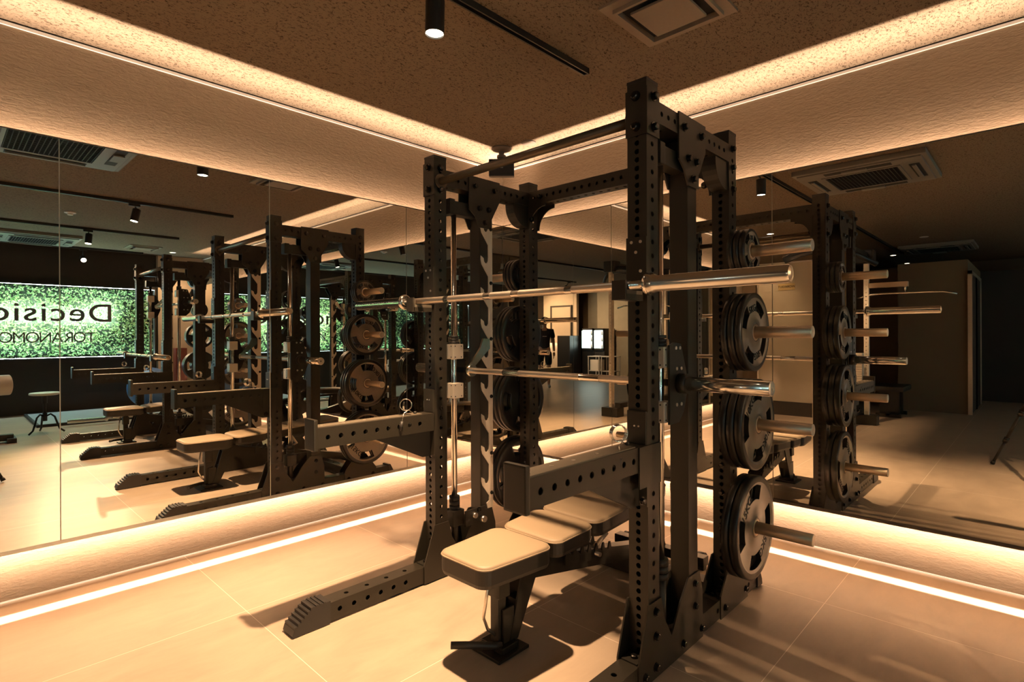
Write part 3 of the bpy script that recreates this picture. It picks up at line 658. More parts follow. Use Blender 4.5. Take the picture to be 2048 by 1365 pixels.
def make_bench(label, loc):
    t = thing('weight_bench', label, 'bench', loc, 'adjustable benches')
    def P(mb, n, m, p=t): return mb.build(n, m, p, origin=(0, 0, 0))
    def pad(x0, x1, w0, w1, z0, z1, th, name):
        """rounded trapezoid pad: x0..x1, half widths, top heights at both ends"""
        def outline(ins):
            r = .045; o = []
            cor = [(x0+ins, -w0+ins), (x1-ins, -w1+ins), (x1-ins, w1-ins), (x0+ins, w0-ins)]
            for (cx, cy), sx, sy, st in ((cor[0], 1, 1, PI), (cor[1], -1, 1, 1.5*PI), (cor[2], -1, -1, 0), (cor[3], 1, -1, PI/2)):
                for k in range(7): a = st+k*PI/12; o.append((cx+sx*r+r*math.cos(a), cy+sy*r+r*math.sin(a)))
            return o
        def zz(x, d): return z0+(z1-z0)*(x-x0)/(x1-x0)-d
        lay = [(.018, th), (.004, th-.006), (0, th-.02), (0, .012)]
        n = 28; vs = []
        for ins, d in lay: vs += [(x, y, zz(x, d)) for x, y in outline(ins)]
        side = MB().add(vs, [(k*n+i, k*n+(i+1) % n, (k+1)*n+(i+1) % n, (k+1)*n+i) for k in range(3) for i in range(n)]+[tuple(range(n))], False)
        o = P(side, name, 'vinyl')
        vs = []
        for ins, d in ((0, .012), (.0015, .004), (.010, .0005), (.03, 0)): vs += [(x, y, zz(x, d)) for x, y in outline(ins)]
        top = MB().add(vs, [(k*n+i, k*n+(i+1) % n, (k+1)*n+(i+1) % n, (k+1)*n+i) for k in range(3) for i in range(n)]+[tuple(range(3*n, 4*n))], True)
        P(top, 'top_panel', 'khaki', o)
        pp = MB().tube([(x, y, zz(x, .012)) for x, y in outline(-.0005)], .0028, 6, True); P(pp, 'piping', 'khaki', o)
    pad(-.205, .135, .128, .150, .395, .395, .085, 'seat_pad')
    pad(.150, .395, .150, .155, .397, .410, .075, 'back_pad')
    pad(.405, .740, .155, .155, .412, .432, .075, 'back_pad')
    pad(.750, 1.04, .155, .140, .434, .452, .075, 'back_pad')
    P(MB().box(-.085, .075, -.075, .075, 0, .012, bev=.003).box(-.05, .04, -.055, .055, .012, .035, bev=.004), 'front_foot', 'coat')
    P(MB().box(-.035, .005, -.020, .020, .03, .33).box(-.020, .035, -.034, -.026, .03, .16).box(-.020, .035, .026, .034, .03, .16), 'front_post', 'coat')
    P(MB().box(-.042, .014, -.034, .034, .205, .29, bev=.003), 'post_sleeve', 'coat2')
    P(MB().prism([(.01, .03), (.055, .03), (.20, .31), (.12, .31), (.09, .30)], 'xz', -.036, -.028).prism([(.01, .03), (.055, .03), (.20, .31), (.12, .31), (.09, .30)], 'xz', .028, .036).box(.06, .11, -.03, .03, .12, .17), 'slanted_leg', 'coat')
    P(MB().tube([(-.175, .085, .048), (-.135, .045, .048), (-.06, -.02, .040), (-.03, -.03, .035)], .013, 12), 'foot_handle', 'rubber')
    P(MB().tube([(-.06, 0, .30), (-.075, 0, .22), (-.082, .01, .14), (-.06, .01, .09), (-.03, 0, .06)], .006, 8), 'release_lever', 'zinc')
    # main beam and toothed ladder
    P(MB().prism([(.10, .27), (.15, .225), (1.18, .035), (1.22, .05), (1.20, .09), (.20, .30)], 'xz', -.03, .03), 'main_beam', 'coat')
    lad = [(.33, .255)]
    for k in range(7):
        x = .33+k*.052; z = .262-k*.0095
        lad += [(x, z), (x+.012, z+.032), (x+.020, z+.032), (x+.026, z+.006), (x+.040, z+.002)]
    lad += [(.71, .19), (.71, .16), (.33, .225)]
    for y in (-.05, .043): P(MB().prism(lad, 'xz', y, y+.007), 'toothed_ladder', 'coat')
    P(MB().tube([(.62, 0, .37), (.70, .0, .25), (.60, 0, .21)], .012, 8), 'support_strut', 'satin')
    P(MB().cyl((.545, -.075, .215), (.545, .075, .215), .010, 12), 'pivot_pin', 'zinc')
    P(MB().box(.10, 1.0, -.022, .022, .325, .352), 'pad_rail', 'coat')
    P(MB().box(.095, .185, -.03, .03, .27, .33), 'seat_hinge', 'coat')
    P(MB().box(1.165, 1.225, -.26, .26, .018, .065, bev=.004), 'rear_foot', 'coat')
    for s in (-1, 1):
        P(MB().cyl((1.235, s*.20, .034), (1.235, s*.235, .034), .034, 20), 'wheel', 'rubber')
    for s in (-1, 1): P(MB().box(1.175, 1.215, s*.24-.015, s*.24+.015, 0, .02), 'rubber_pad', 'rubber')
    return t
bench1 = make_bench('adjustable weight bench with khaki padded top and dark sides inside the front rack', (1.475, 1.478, 0))

# ------------------------------------------------------------------ the second rack (seen in the left mirror)
rack2 = copy_tree(rack); rack2.location.y -= 2.7; rack2['label'] = 'black steel power rack behind the first one, seen only in the left mirror'
for ch in rack2.children:
    if ch.name.startswith('guided_bar'): ch.location.z += .545
    if ch.name.startswith('bar_holder'): ch.location.z -= .37
bar2 = copy_tree(bar1); bar2.location = (1.582, MID-2.7, .976); bar2['label'] = 'chrome barbell resting on the low bar holders of the second rack'
bar3 = copy_tree(bar1); bar3.location = (2.28, -3.05, .065); bar3.rotation_euler = (0, 0, PI/2+.05); bar3['label'] = 'chrome barbell lying on the grey platform mat beyond the second rack'
bench2 = copy_tree(bench1); bench2.location = (1.475, -1.22, 0); bench2['label'] = 'adjustable weight bench with khaki padded top inside the second rack'
clip3 = copy_tree(clip1); clip3.location = (1.545, -1.70, .814); clip3['label'] = 'chrome spring clip on the far safety arm of the second rack'
clip4 = copy_tree(clip2); clip4.location = (1.515, BI+.03-2.7, .814); clip4['label'] = 'chrome spring clip on the near safety arm of the second rack'

# ------------------------------------------------------------------ ceiling: tracks, spotlights, vents, cassettes
for i, (y, x0, lb) in enumerate(((1.745, -5.5, 'black lighting track on the ceiling above the front rack'), (-.64, -5.5, 'black lighting track on the ceiling above the second rack'),
                                 (-2.72, -5.5, 'black lighting track on the ceiling beyond the second rack'), (-4.70, -5.5, 'black lighting track on the ceiling nearest the planted wall'))):
    mb = MB().box(x0, 2.40, y-.018, y-.010, H-.030, H).box(x0, 2.40, y+.010, y+.018, H-.030, H).box(x0, 2.40, y-.010, y+.010, H-.010, H).box(2.392, 2.402, y-.018, y+.018, H-.031, H)
    t = solo(mb, 'lighting_track', 'black', lb, 'lighting track', 'lighting tracks', (0, y, H-.03))
spl = ['black cylinder spotlight hanging straight down over the front rack', 'black tilted spotlight on the track over the second rack', 'black spotlight on the track beyond the second rack',
       'black spotlight near the planted wall glaring towards the mirror', 'black spotlight over the cable machine, added to light the far room', 'black spotlight added to brighten the wall behind the drink coolers', 'black spotlight added to brighten the wall at the entrance door']
for i, (l, t, p) in enumerate(SPOTS):
    L, T = Vector(l), Vector(t); d = (T-L).normalized(); up = -d
    if i == 0: up = (up+Vector((0, 0, 6))).normalized()
    o = thing('track_spotlight', spl[i], 'spotlight', L, 'track spotlights')
    a = L+up*.135
    MB().lathe(a, -up, [(0, 0), (0, .036), (.004, .038), (.132, .038), (.135, .036), (.130, .033)], 28).build('housing', 'black', o)
    MB().cyl(L+up*.006, L+up*.010, .033, 24).build('lens', 'lens', o)
    top = Vector((L.x, L.y+ (0 if i else 0), H-.03))
    ty = min((1.745, -.64, -2.72, -4.70), key=lambda q: abs(q-L.y))
    if abs(ty-L.y) > .2: ty = L.y
    tp = Vector((L.x, ty, H-.034))
    MB().cyl(a-up*.01, tp, .008, 10).box(L.x-.05, L.x+.05, ty-.014, ty+.014, H-.056, H-.032).build('track_mount', 'black', o)

v = thing('ceiling_vent', 'brown square ceiling vent with flat centre plate above the front rack', 'ceiling vent', (2.2, 1.16, H), 'ceiling vents')
cx, cy = 2.20, 1.162
def ring(mb, cx, cy, r0, r1, z0, z1):
    mb.box(cx-r1, cx+r1, cy-r1, cy-r0, z0, z1).box(cx-r1, cx+r1, cy+r0, cy+r1, z0, z1).box(cx-r1, cx-r0, cy-r0, cy+r0, z0, z1).box(cx+r0, cx+r1, cy-r0, cy+r0, z0, z1); return mb
ring(MB(), cx, cy, .172, .215, H-.012, H).build('frame', 'vent', v)
ring(MB(), cx, cy, .158, .172, H-.030, H).build('inner_frame', 'vent', v)
MB().box(cx-.172, cx+.172, cy-.172, cy+.172, H-.004, H-.001).build('duct', 'dark', v)
MB().box(cx-.118, cx+.118, cy-.118, cy+.118, H-.034, H-.022, bev=.003).build('centre_plate', 'vent', v)
v2 = copy_tree(v); v2.location = (2.26, -4.05, H); v2['label'] = 'brown square ceiling vent beside the planted wall'
def cassette(label, cx, cy):
    a = thing('air_conditioner', label, 'air conditioner', (cx, cy, H), 'ceiling cassette air conditioners'); z = H-.055
    MB().box(cx-.475, cx+.475, cy-.475, cy+.475, z+.012, H, bev=.01).box(cx-.44, cx+.44, cy-.44, cy+.44, z, z+.02, bev=.006).build('casing', 'acgrey', a)
    MB().box(cx-.27, cx+.27, cy-.27, cy+.27, z-.001, z+.006).build('grille_recess', 'dark', a)
    g = MB()
    for i in range(19): q = -.255+i*.0283; g.box(cx+q-.003, cx+q+.003, cy-.262, cy+.262, z-.006, z-.001).box(cx-.262, cx+.262, cy+q-.003, cy+q+.003, z-.006, z-.001)
    g.build('grille', 'dark', a)
    ring(MB(), cx, cy, .262, .285, z-.008, z+.006).build('grille_frame', 'acgrey', a)
    for dx, dy in ((0, 1), (0, -1), (1, 0), (-1, 0)):
        ux, uy = (.24, .035) if dx == 0 else (.035, .24); ox, oy = cx+dx*.37, cy+dy*.37
        MB().box(ox-ux, ox+ux, oy-uy, oy+uy, z-.002, z+.004).build('outlet_slot', 'dark', a)
        MB().box(ox-ux*.97+dx*.012*0, ox+ux*.97, oy-uy*.3, oy+uy*.45, z-.016, z-.006).build('louver', 'acgrey', a)
    return a
ac1 = cassette('square grey cassette air conditioner on the ceiling above the photographer', .58, 1.10)
ac2 = copy_tree(ac1); ac2.location = (.95, -4.0, H); ac2['label'] = 'square grey cassette air conditioner on the ceiling near the planted wall'
ac3 = copy_tree(ac1); ac3.location = (-5.0, 1.20, H); ac3['label'] = 'square cassette air conditioner in the dark above the brown block at the back'
dlp = [(3.011, 2.712, .055, 'bead', 'small round white ceiling disc beside the black corner speaker')]
solo(MB().lathe((3.011, 2.712, H), (0, 0, -1), [(0, .055), (.006, .055), (.008, .050), (.008, 0)], 32), 'ceiling_disc', 'board', 'small round flush ceiling cover near the black corner speaker', 'ceiling cover', None, (3.011, 2.712, H))
det = MB().lathe((1.05, -1.75, H), (0, 0, -1), [(0, .055), (.012, .055), (.020, .03), (.034, .026), (.036, 0)], 28)
solo(det, 'smoke_detector', 'white', 'white round smoke detector on the ceiling between the racks, seen in the left mirror', 'smoke detector', None, (1.05, -1.75, H))
for x, y, lb in ((-3.757, 1.231, 'recessed downlight in front of the brown block'), (-5.7, 1.92, 'lit recessed downlight above the brown block, nearer one'), (-7.26, 1.94, 'lit recessed downlight above the brown block, farther one'), (2.75, -4.35, 'lit recessed downlight added to brighten the beige pier'), (-1.9, 2.75, 'lit recessed downlight added to wash the wall beside the glass partition')):
    t = thing('downlight', lb, 'downlight', (x, y, H), 'recessed downlights')
    MB().lathe((x, y, H), (0, 0, -1), [(0, .055), (.004, .055), (.004, .042), (-.02, .040)], 24).build('trim_ring', 'white', t)
    MB().cyl((x, y, H-.003), (x, y, H-.001), .040, 24).build('lens', 'white' if x == -3.757 else 'lens_dim', t)
    if x in (2.75, -1.9): spot('added_downlight_lamp', (x, y, H-.01), (x+(.25 if x > 0 else 0), y+(-.5 if x > 0 else .45), .9), 90 if x > 0 else 60, 100, .8)  # lamps of the two added downlights, brightening the pier and the wall
# small speaker hanging in the corner
sp = thing('ceiling_speaker', 'small black speaker hanging from the ceiling in the mirror corner', 'speaker', (2.964, 2.945, H))
SC = Vector((2.964, 2.945, 0)); f = Vector((-.7217, -.692, 0)); r = Vector((.692, -.7217, 0))
MB().lathe((SC.x, SC.y, H), (0, 0, -1), [(0, .075), (.008, .078), (.020, .060), (.028, .022), (.050, .020), (.056, .034), (.075, .034), (.085, .015), (.105, .012)], 28).build('ceiling_mount', 'board', sp)
R3 = Matrix.Translation((SC.x, SC.y, 2.448)) @ Matrix((( r.x, -f.x, 0, 0), (r.y, -f.y, 0, 0), (0, 0, 1, 0), (0, 0, 0, 1))) @ Matrix.Rotation(math.radians(8), 4, 'X')
MB().box(-.095, .095, -.05, .05, -.062, .062, R3, bev=.006).build('cabinet', 'black', sp)
MB().box(-.086, .086, -.054, -.049, -.053, .053, R3).build('speaker_grille', 'dark', sp)
MB().cyl(R3 @ Vector((0, .0, .05)), (SC.x, SC.y, H-.09), .010, 10).build('swivel', 'black', sp)
MB().box(-.012, .012, -.0555, -.0535, -.004, .003, R3).build('badge', 'trimalu', sp)

# ------------------------------------------------------------------ planted wall with backlit lettering
PW0, PW1, PZ0, PZ1 = -3.6, 2.60, .86, 1.995; PY = Y0
pw = thing('planted_wall', 'bright strip of green leaves set into the dark wall', 'planted wall', (PW0, PY, PZ0))
MB().box(PW0, PW1, PY, PY+.02, PZ0, PZ1).build('backing', 'leaf_gap', pw)
ring_f = MB().box(PW0-.02, PW1+.02, PY, PY+.16, PZ1, PZ1+.02).box(PW0-.02, PW1+.02, PY, PY+.16, PZ0-.02, PZ0).box(PW1, PW1+.02, PY, PY+.16, PZ0, PZ1).box(PW0-.02, PW0, PY, PY+.16, PZ0, PZ1)
ring_f.build('recess_frame', 'darkwall', pw)
lf = MB()
for i in range(12000):
    x = random.uniform(PW0, PW1); 
    if x < -1.5 and random.random() < .75: continue
    z = random.uniform(PZ0+.01, PZ1-.01); y = PY+.02+random.random()**1.5*.045
    L = random.uniform(.03, .070); wd = L*random.uniform(.3, .55)
    a = Vector((random.gauss(0, 1), abs(random.gauss(.5, .6)), random.gauss(-.1, 1))).normalized(); b = a.cross(Vector((random.gauss(0, .4), 1, random.gauss(0, .4)))).normalized(); c = a.cross(b)*wd*.35
    p = Vector((x, y, z))
    lf.add([p, p+a*L*.5+b*wd/2+c, p+a*L, p+a*L*.5-b*wd/2+c, p+a*L*.5], [(0, 1, 4), (1, 2, 4), (2, 3, 4), (3, 0, 4)])
fo = lf.build('foliage', 'leaf', pw); fo['kind'] = 'stuff'
area('plant_light_top', ((PW0+PW1)/2, PY+.13, PZ1-.006), PW1-PW0, .008, 45, (.60, .88, 1), (0, .25, -1))
area('plant_light_bottom', ((PW0+PW1)/2, PY+.13, PZ0+.006), PW1-PW0, .008, 60, (.52, .88, 1), (0, .3, 1))
def sign(txt, size, xr, zc, label, xscale, spacing, thin=False):
    """letters read by someone facing south: start at large x and run west"""
    t = thing('sign_lettering', label, 'sign', (xr, PY+.12, zc), 'backlit lettering on the planted wall'); x = xr
    for ch in txt:
        vs, fs = text_mesh(ch, size, .012, xscale, 0 if thin else .003)
        xs = [q[0] for q in vs]; w_ = max(xs)-min(xs); zmin = min(q[1] for q in vs)
        m = Matrix.Translation((x-w_/2, PY+.138, zc)) @ Matrix.Rotation(PI, 4, 'Z') @ Matrix.Rotation(PI/2, 4, 'X')
        xo = (max(xs)+min(xs))/2
        # baseline aligned
        cu = bl(ch, size)
        vv = [m @ Vector((q[0]-xo, q[1]-zmin+cu, q[2])) for q in vs]
        lo = MB().add(vv, fs).build('letter', 'letter', t)
        vs2, fs2 = text_mesh(ch, size, .003, xscale, -.006 if thin else 0)
        z2 = min(q[1] for q in vs2); xs2 = [q[0] for q in vs2]; xo2 = (max(xs2)+min(xs2))/2
        zm2 = min(q[1] for q in vs2)-(.006 if thin else 0)
        m2 = Matrix.Translation((x-w_/2, PY+.130, zc)) @ Matrix.Rotation(PI, 4, 'Z') @ Matrix.Rotation(PI/2, 4, 'X')
        MB().add([m2 @ Vector((q[0]-xo2, q[1]-zm2+cu, q[2])) for q in vs2], fs2).build('backlight', 'glow_soft' if thin else 'glow', lo, origin=worldloc(t))
        x -= w_+spacing
    return t
def bl(ch, size): return 0
sign('Decision', .41, 1.99, 1.43, 'large backlit metal word Decision mounted on the green leaves', 1.12, .055)
sign('TORANOMON', .235, 1.78, 1.10, 'smaller backlit word TORANOMON under the large word on the leaves', .92, .004, True)

# ------------------------------------------------------------------ things around the planted wall
st = thing('round_stool', 'small round stool with pale seat on three black curved legs beside the planted wall', 'stool', (.92, -2.70, 0))
MB().lathe((.92, -2.70, .47), (0, 0, 1), [(0, 0), (0, .13), (.006, .15), (.022, .152), (.030, .145), (.032, 0)], 32).build('seat', 'teal', st)
MB().cyl((.92, -2.70, .17), (.92, -2.70, .47), .017, 14).cyl((.92, -2.70, .37), (.92, -2.70, .47), .028, 14).cyl((.92, -2.70, .15), (.92, -2.70, .25), .026, 14).build('screw_post', 'black', st)
for k in range(3):
    a = k*2*PI/3+.4; c, s = math.cos(a), math.sin(a)
    MB().tube([(.92+c*q, -2.70+s*q, z) for q, z in ((.015, .21), (.06, .235), (.10, .20), (.125, .12), (.15, .05), (.20, .012))], .011, 8).build('leg', 'black', st)
mt = thing('platform_mat', 'low grey platform with black edging in front of the planted wall', 'mat', (.9, -4.9, 0))
MB().box(.93, 2.6, -4.78, -3.32, .004, .030).build('top_surface', 'mat', mt)
MB().box(.90, 2.64, -3.32, -3.27, .0, .036).box(.90, .93, -4.82, -3.32, 0, .036).box(.90, 2.64, -4.82, -4.78, 0, .036).build('edging', 'darkfloor', mt)
solo(MB().lathe((2.42, -4.35, .012), (0, 0, 1), [(.0, .0)]+[(.325-.325*math.cos(PI*i/24), .325*math.sin(PI*i/24)) for i in range(1, 24)]+[(.65, 0)], 48, True), 'exercise_ball', 'blueball', 'glossy blue exercise ball on the mat beside the beige pier', 'exercise ball', None, (2.42, -4.35, .03)).location.z = .048
fc = thing('extinguisher_cabinet', 'tall dark red cabinet standing against the beige pier', 'cabinet', (2.97, -4.78, 0))
MB().box(2.88, 3.06, -4.88, -4.70, .0, .985, bev=.008).build('body', 'red', fc); MB().box(2.90, 3.04, -4.70, -4.692, .05, .95).build('door', 'red', fc); MB().box(2.93, 2.95, -4.692, -4.68, .55, .85).build('handle', 'trimalu', fc)
rl = thing('leg_roller_machine', 'machine with white padded roller on a black frame at the left edge of the mirror', 'exercise machine', (.45, -2.3, 0))
MB().lathe((.575, -2.35, .64), (-1, .25, 0), [(0, 0), (0, .105), (.004, .115), (.5, .115), (.504, .105), (.504, 0)], 36, False).build('roller', 'white', rl)
MB().lathe((.577, -2.35, .64), (1, -.25, 0), [(0, .018), (.003, .018), (.003, 0)], 16).build('roller_hub', 'dark', rl)
MB().box(.0, .60, -2.28, -2.20, .02, .09).box(.54, .62, -2.40, -2.12, 0, .05).box(-.1, -.02, -2.5, -2.0, 0, .05).box(.15, .22, -2.28, -2.2, .05, .60).build('frame', 'coat', rl)

# ------------------------------------------------------------------ far end of the room
def upright(x, y, z1, m='steel'):
    mb = MB(); ptube(mb, (x, y, .12), 2, z1-.12, .055, .055, .05, .05, .05, .05, r=.007); return mb
cmn = thing('cable_machine', 'tall cable machine with drilled steel uprights and a hanging curved bar', 'exercise machine', (-1.4, 1.65, 0))
upright(-.62, 1.62, 2.16).build('upright', 'steel', cmn); upright(-2.22, 1.62, 2.12).build('upright', 'steel', cmn); upright(-2.22, 1.80, 2.12).build('upright', 'coat2', cmn)
MB().box(-.68, -.50, 1.53, 1.80, 0, .13, bev=.01).box(-2.30, -2.12, 1.53, 1.90, 0, .13, bev=.01).build('base', 'coat', cmn)
MB().box(-2.24, -.58, 1.62, 1.68, 2.16, 2.24).box(-.70, -.52, 1.56, 1.74, 2.10, 2.26, bev=.02).box(-2.32, -2.12, 1.56, 1.90, 2.10, 2.28, bev=.02).box(-2.24, -.58, 1.71, 1.80, .13, .20).build('top_beam', 'black', cmn)
MB().box(-2.24, -2.14, 1.20, 1.62, 1.78, 1.84).build('pulley_arm', 'satin', cmn)
MB().cyl((-2.19, 1.23, 1.80), (-2.19, 1.23, 1.73), .012).tube([(-2.19, 1.23, 1.8), (-2.19, 1.23, 1.70)], .004).build('chain', 'chrome', cmn)
MB().tube([(-2.19, .72, 1.66), (-2.19, .85, 1.695), (-2.19, 1.0, 1.70), (-2.19, 1.5, 1.70), (-2.19, 1.62, 1.69), (-2.19, 1.76, 1.65)], .012, 10).build('curved_bar', 'chrome', cmn)
for k in range(13): MB().box(-2.10, -1.98, 1.66, 1.78, .55+k*.03, .576+k*.03).build('weight_block', 'alu', cmn)
MB().tube([(-.62, 1.64, 2.12), (-.62, 1.80, 2.14), (-.62, 1.98, 2.12), (-.62, 2.16, 2.05)], .05, 16).build('pulley_shroud', 'gloss', cmn)
MB().tube([(-.62, 1.6, 2.12), (-.75, 1.45, 2.05), (-.9, 1.3, 1.95)], .03, 10).build('pulley_head', 'black', cmn)
fb2 = thing('flat_bench', 'black low bench standing in the dark against the brown block', 'bench', (-3.35, 1.56, 0))
MB().box(-3.7, -3.05, 1.38, 1.76, .37, .44, bev=.02).build('pad', 'black', fb2)
MB().box(-3.62, -3.58, 1.42, 1.72, 0, .05).box(-3.14, -3.10, 1.42, 1.72, 0, .05).box(-3.62, -3.10, 1.55, 1.60, .02, .06).box(-3.5, -3.46, 1.45, 1.69, .04, .38).box(-3.24, -3.2, 1.45, 1.69, .04, .38).build('frame', 'coat', fb2)
gp = thing('glass_partition', 'tall framed frosted glass panel with small yellow sticker beyond the rack', 'glass partition', (-2.38, 2.7, 0))
MB().box(-2.40, -2.37, 2.345, 3.08, .20, 2.22).build('pane', 'glass', gp)
MB().box(-2.40, -2.355, 2.32, 2.345, .0, 2.24).box(-2.40, -2.355, 3.08, 3.10, 0, 2.24).box(-2.40, -2.355, 2.32, 3.10, 2.22, 2.24).build('frame', 'trimalu', gp)
MB().box(-2.40, -2.36, 2.345, 3.08, 0, .20).build('plinth', 'darkwall', gp)
MB().box(-2.37, -2.366, 2.57, 2.80, 1.83, 1.925).build('sticker', 'paper', gp)
stx = MB(); add_text(stx, 'WORKOUT', .045, Matrix.Translation((-2.364, 2.685, 1.878)) @ Matrix.Rotation(PI/2, 4, 'Z') @ Matrix.Rotation(PI/2, 4, 'X'), .001); stx.build('sticker_writing', 'dark', gp)
# drink coolers
def cooler(label, y0, y1, z1, lit, dx=0):
    t = thing('drink_cooler', label, 'drink cooler', (-7.05, (y0+y1)/2, 0), 'drink coolers against the back wall')
    MB().box(-7.35+dx, -6.82+dx, y0, y1, 0, z1, bev=.01).build('cabinet', 'black', t)
    if lit:
        MB().box(-6.82, -6.81, y0+.03, y1-.03, .80, z1-.05).build('lit_interior', 'fridge_lit', t)
        b = MB()
        for k in range(6):
            yy = y0+.07+k*(y1-y0-.14)/5
            for z in (.80, 1.0, 1.18): b.cyl((-6.80, yy, z), (-6.80, yy, z+.12), .022, 10, r1=.016)
        b.build('bottle_rows', 'bottle', t)['kind'] = 'stuff'
        MB().box(-6.81, -6.78, y0, y0+.03, .76, z1).box(-6.81, -6.78, y1-.03, y1, .76, z1).box(-6.81, -6.78, y0, y1, z1-.05, z1).box(-6.81, -6.78, y0, y1, .75, .80).build('door_frame', 'black', t)
        area('cooler_light', (-6.74, (y0+y1)/2, 1.06), y1-y0-.1, .5, 2.2, (.7, .95, 1), (1, 0, 0))
    return t
cooler('black drink cooler with wide lit glass door and bottles', -3.50, -3.09, 1.38, True)
cooler('narrower lit drink cooler standing right of the wide one', -3.07, -2.72, 1.37, True)
cooler('dark unlit cooler beside the beige counter wall', -3.60-.42, -3.56, 1.17, False, .51)
strip('counter_led', (-6.38, -4.66, 1.05), (-6.38, -4.08, 1.05), .02, 5, WARM, (-.5, 0, -1))
def rack_table(label, y0, y1, z1):
    t = thing('side_table', label, 'table', (-6.75, (y0+y1)/2, 0), 'white tube side tables')
    MB().box(-6.77, -6.37, y0, y1, z1-.02, z1).build('top', 'white', t)
    for x in (-6.76, -6.39):
        for y in (y0+.01, y1-.03): MB().box(x, x+.02, y, y+.02, 0, z1-.02).build('leg', 'white', t)
    MB().box(-6.75, -6.39, y0+.03, y1-.03, .18, .20).build('shelf', 'white', t)
    return t
rack_table('white side table with a pale box on it, left of the pair', -2.98, -2.58, .60)
rack_table('white side table standing right of the one with the box', -2.54, -2.15, .60)
solo(MB().box(-6.72, -6.42, -2.93, -2.66, .201, .50, bev=.01), 'storage_box', 'bead', 'pale box on the lower shelf of the left white side table', 'box', None, (-6.75, -2.8, .2))
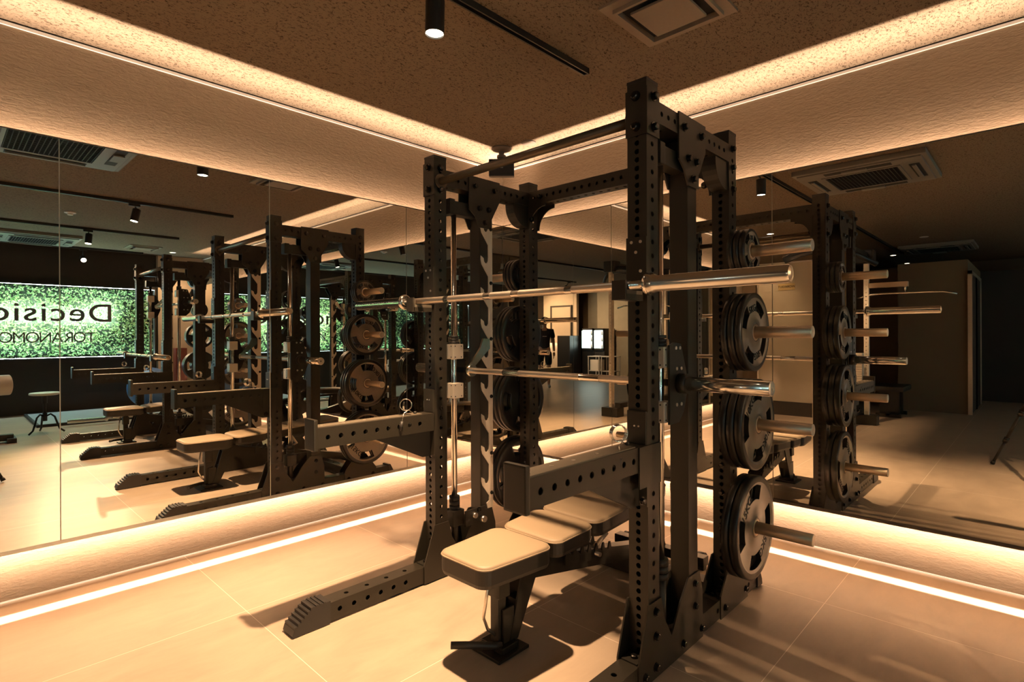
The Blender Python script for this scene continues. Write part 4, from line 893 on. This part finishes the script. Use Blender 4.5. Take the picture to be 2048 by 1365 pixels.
# person walking near the entrance, seen in the mirrors
def person(loc, rz):
    t = thing('person', 'person in dark t-shirt and black shorts with white shoes standing near the entrance', 'person', loc); t.rotation_euler = (0, 0, rz); t.scale = (.94, .94, .94)
    def skin(name, m, nodes, edges, parent=t, sub=2, root=0):
        me = bpy.data.meshes.new(name); me.from_pydata([n[:3] for n in nodes], edges, []); o = bpy.data.objects.new(name, me); C.objects.link(o); o.parent = parent
        md = o.modifiers.new('skin', 'SKIN'); sv = me.skin_vertices[0].data if me.skin_vertices else None
        if sv is None:
            bm = bmesh.new(); bm.from_mesh(me); bm.verts.layers.skin.verify(); bm.to_mesh(me); bm.free(); sv = me.skin_vertices[0].data
        for q, n in zip(sv, nodes): q.radius = (n[3], n[4] if len(n) > 4 else n[3])
        for q in sv: q.use_root = False
        sv[root].use_root = True
        md.use_smooth_shade = True
        ss = o.modifiers.new('sub', 'SUBSURF'); ss.levels = sub; ss.render_levels = sub
        me.materials.append(M[m]); return o
    N = [(0, 0, .92, .135, .10), (0, 0, 1.06, .115, .085), (0, 0, 1.24, .140, .095), (0, 0, 1.36, .12, .08), (0, .0, 1.43, .05), (0, -.005, 1.50, .052), (0, -.012, 1.575, .080, .092), (0, -.005, 1.66, .062, .075),
         (.17, 0, 1.355, .052), (.215, .01, 1.10, .040), (.225, -.06, .87, .028), (-.17, 0, 1.355, .052), (-.215, .01, 1.10, .040), (-.225, -.05, .87, .028),
         (.085, 0, .84, .085), (.10, -.02, .48, .055), (.10, .02, .26, .048), (.10, .03, .09, .035), (.11, -.10, .035, .03), (-.085, 0, .84, .085), (-.11, .02, .48, .055), (-.11, .06, .26, .048), (-.11, .06, .09, .035), (-.12, -.07, .035, .03)]
    E_ = [(0, 1), (1, 2), (2, 3), (3, 4), (4, 5), (5, 6), (6, 7), (3, 8), (8, 9), (9, 10), (3, 11), (11, 12), (12, 13), (0, 14), (14, 15), (15, 16), (16, 17), (17, 18), (0, 19), (19, 20), (20, 21), (21, 22), (22, 23)]
    body = skin('body', 'skin', N, E_)
    for s in (-1, 1):   # hands with five fingers
        hx, hy, hz = s*.225, -.055, .86
        nodes = [(hx, hy, hz, .024, .014), (hx, hy-.01, hz-.05, .032, .014), (hx, hy-.015, hz-.09, .034, .013)]; ed = [(0, 1), (1, 2)]
        for k, L in enumerate((.060, .072, .066, .050)):
            yy = hy+.022-k*.017; b0 = len(nodes)
            nodes += [(hx, yy, hz-.095, .009), (hx-s*.006, yy-.004, hz-.095-L*.55, .008), (hx-s*.018, yy-.006, hz-.095-L, .0065)]; ed += [(2, b0), (b0, b0+1), (b0+1, b0+2)]
        b0 = len(nodes); nodes += [(hx-s*.012, hy-.042, hz-.05, .010), (hx-s*.020, hy-.056, hz-.085, .008)]; ed += [(1, b0), (b0, b0+1)]
        skin('hand', 'skin', nodes, ed, sub=1)
    sh = [(0, 0, .88, .155, .118), (0, 0, 1.06, .135, .103), (0, 0, 1.24, .158, .112), (0, 0, 1.36, .138, .096), (0, 0, 1.42, .068, .060), (.175, 0, 1.36, .070), (.208, .008, 1.17, .058), (-.175, 0, 1.36, .070), (-.208, .008, 1.17, .058)]
    skin('t_shirt', 'shirt', sh, [(0, 1), (1, 2), (2, 3), (3, 4), (3, 5), (5, 6), (3, 7), (7, 8)])
    skin('shorts', 'shorts', [(0, 0, .96, .150, .112), (.09, 0, .80, .100), (.10, -.02, .52, .085), (-.09, 0, .80, .100), (-.11, .02, .52, .085)], [(0, 1), (1, 2), (0, 3), (3, 4)])
    skin('hair', 'hair', [(0, .03, 1.56, .072, .06), (0, .022, 1.64, .086, .080), (0, -.0, 1.705, .066, .062)], [(0, 1), (1, 2)])
    for s, y in ((1, -.04), (-1, .0)):
        skin('shoe', 'shoe', [(s*.105+(.0), y+.08, .05, .042), (s*.108, y, .045, .043), (s*.115, y-.10, .036, .036)], [(0, 1), (1, 2)])
    fc_ = MB()
    for s in (-1, 1):
        fc_.lathe((s*.030, -.093, 1.595), (0, -1, 0), [(0, .009), (.004, .006), (.005, 0)], 12)
    fc_.build('eyes', 'hair', t, origin=(0, 0, 0))
    MB().tube([(0, -.088, 1.60), (0, -.112, 1.563), (0, -.098, 1.555)], .011, 8).build('nose', 'skin', t, origin=(0, 0, 0))
    MB().box(-.024, .024, -.101, -.094, 1.527, 1.534).build('mouth', 'red', t, origin=(0, 0, 0))
    for s in (-1, 1): MB().lathe((s*.082, 0, 1.58), (s, 0, 0), [(-.01, .02), (.006, .024), (.010, .014), (.010, 0)], 12).build('ear', 'skin', t, origin=(0, 0, 0))
    m = Matrix.Translation((0, -.128, 1.24)) @ Matrix.Rotation(PI/2, 4, 'X')
    MB().box(-.05, .05, -.134, -.118, 1.225, 1.24).build('shirt_print', 'white', t, origin=(0, 0, 0))
    return t
person((-3.25, -1.90, 0), 2.3)

# the photographer's tripod (its feet show in both mirrors)
tp = thing('camera_tripod', 'black camera tripod standing at the photographer\'s place, feet seen in both mirrors', 'tripod', (0, 0, 0))
cb = Vector((-.05, -.05, 0))
for fx, fy in ((.375, .056), (-.353, .320), (-.14, -.46)):
    top = Vector((cb.x+fx*.10, cb.y+fy*.10, .86)); ft = Vector((fx, fy, .012)); mb = MB(); a = top
    for q0, q1, rr in ((0, .42, .016), (.42, .72, .0135), (.72, 1, .011)): mb.cyl(top.lerp(ft, q0), top.lerp(ft, q1), rr, 12)
    lg = mb.build('leg', 'black', tp)
    MB().cyl(top.lerp(ft, .40), top.lerp(ft, .45), .021, 12).cyl(top.lerp(ft, .70), top.lerp(ft, .75), .019, 12).build('leg_lock', 'bolt', lg, origin=(0, 0, 0))
    MB().cyl(top.lerp(ft, .97), ft, .014, 12, r1=.017).build('rubber_foot', 'rubber', lg, origin=(0, 0, 0))
MB().cyl((cb.x, cb.y, .70), (cb.x, cb.y, 1.03), .014, 14).cyl((cb.x, cb.y, .83), (cb.x, cb.y, .90), .045, 18).build('centre_column', 'black', tp)
MB().cyl((cb.x, cb.y, 1.02), (cb.x, cb.y, 1.06), .03, 18).box(cb.x-.04, cb.x+.04, cb.y-.04, cb.y+.04, 1.06, 1.10, bev=.006).build('tripod_head', 'black', tp)
R4 = Matrix.Translation((cb.x-.02, cb.y-.02, 1.165)) @ Matrix.Rotation(-.8063, 4, 'Z')
cbx = thing('photo_camera', 'black photo camera mounted on the tripod', 'camera', (cb.x-.02, cb.y-.02, 1.10))
MB().box(-.07, .07, -.035, .035, -.065, .045, R4, bev=.008).build('camera_body', 'black', cbx)
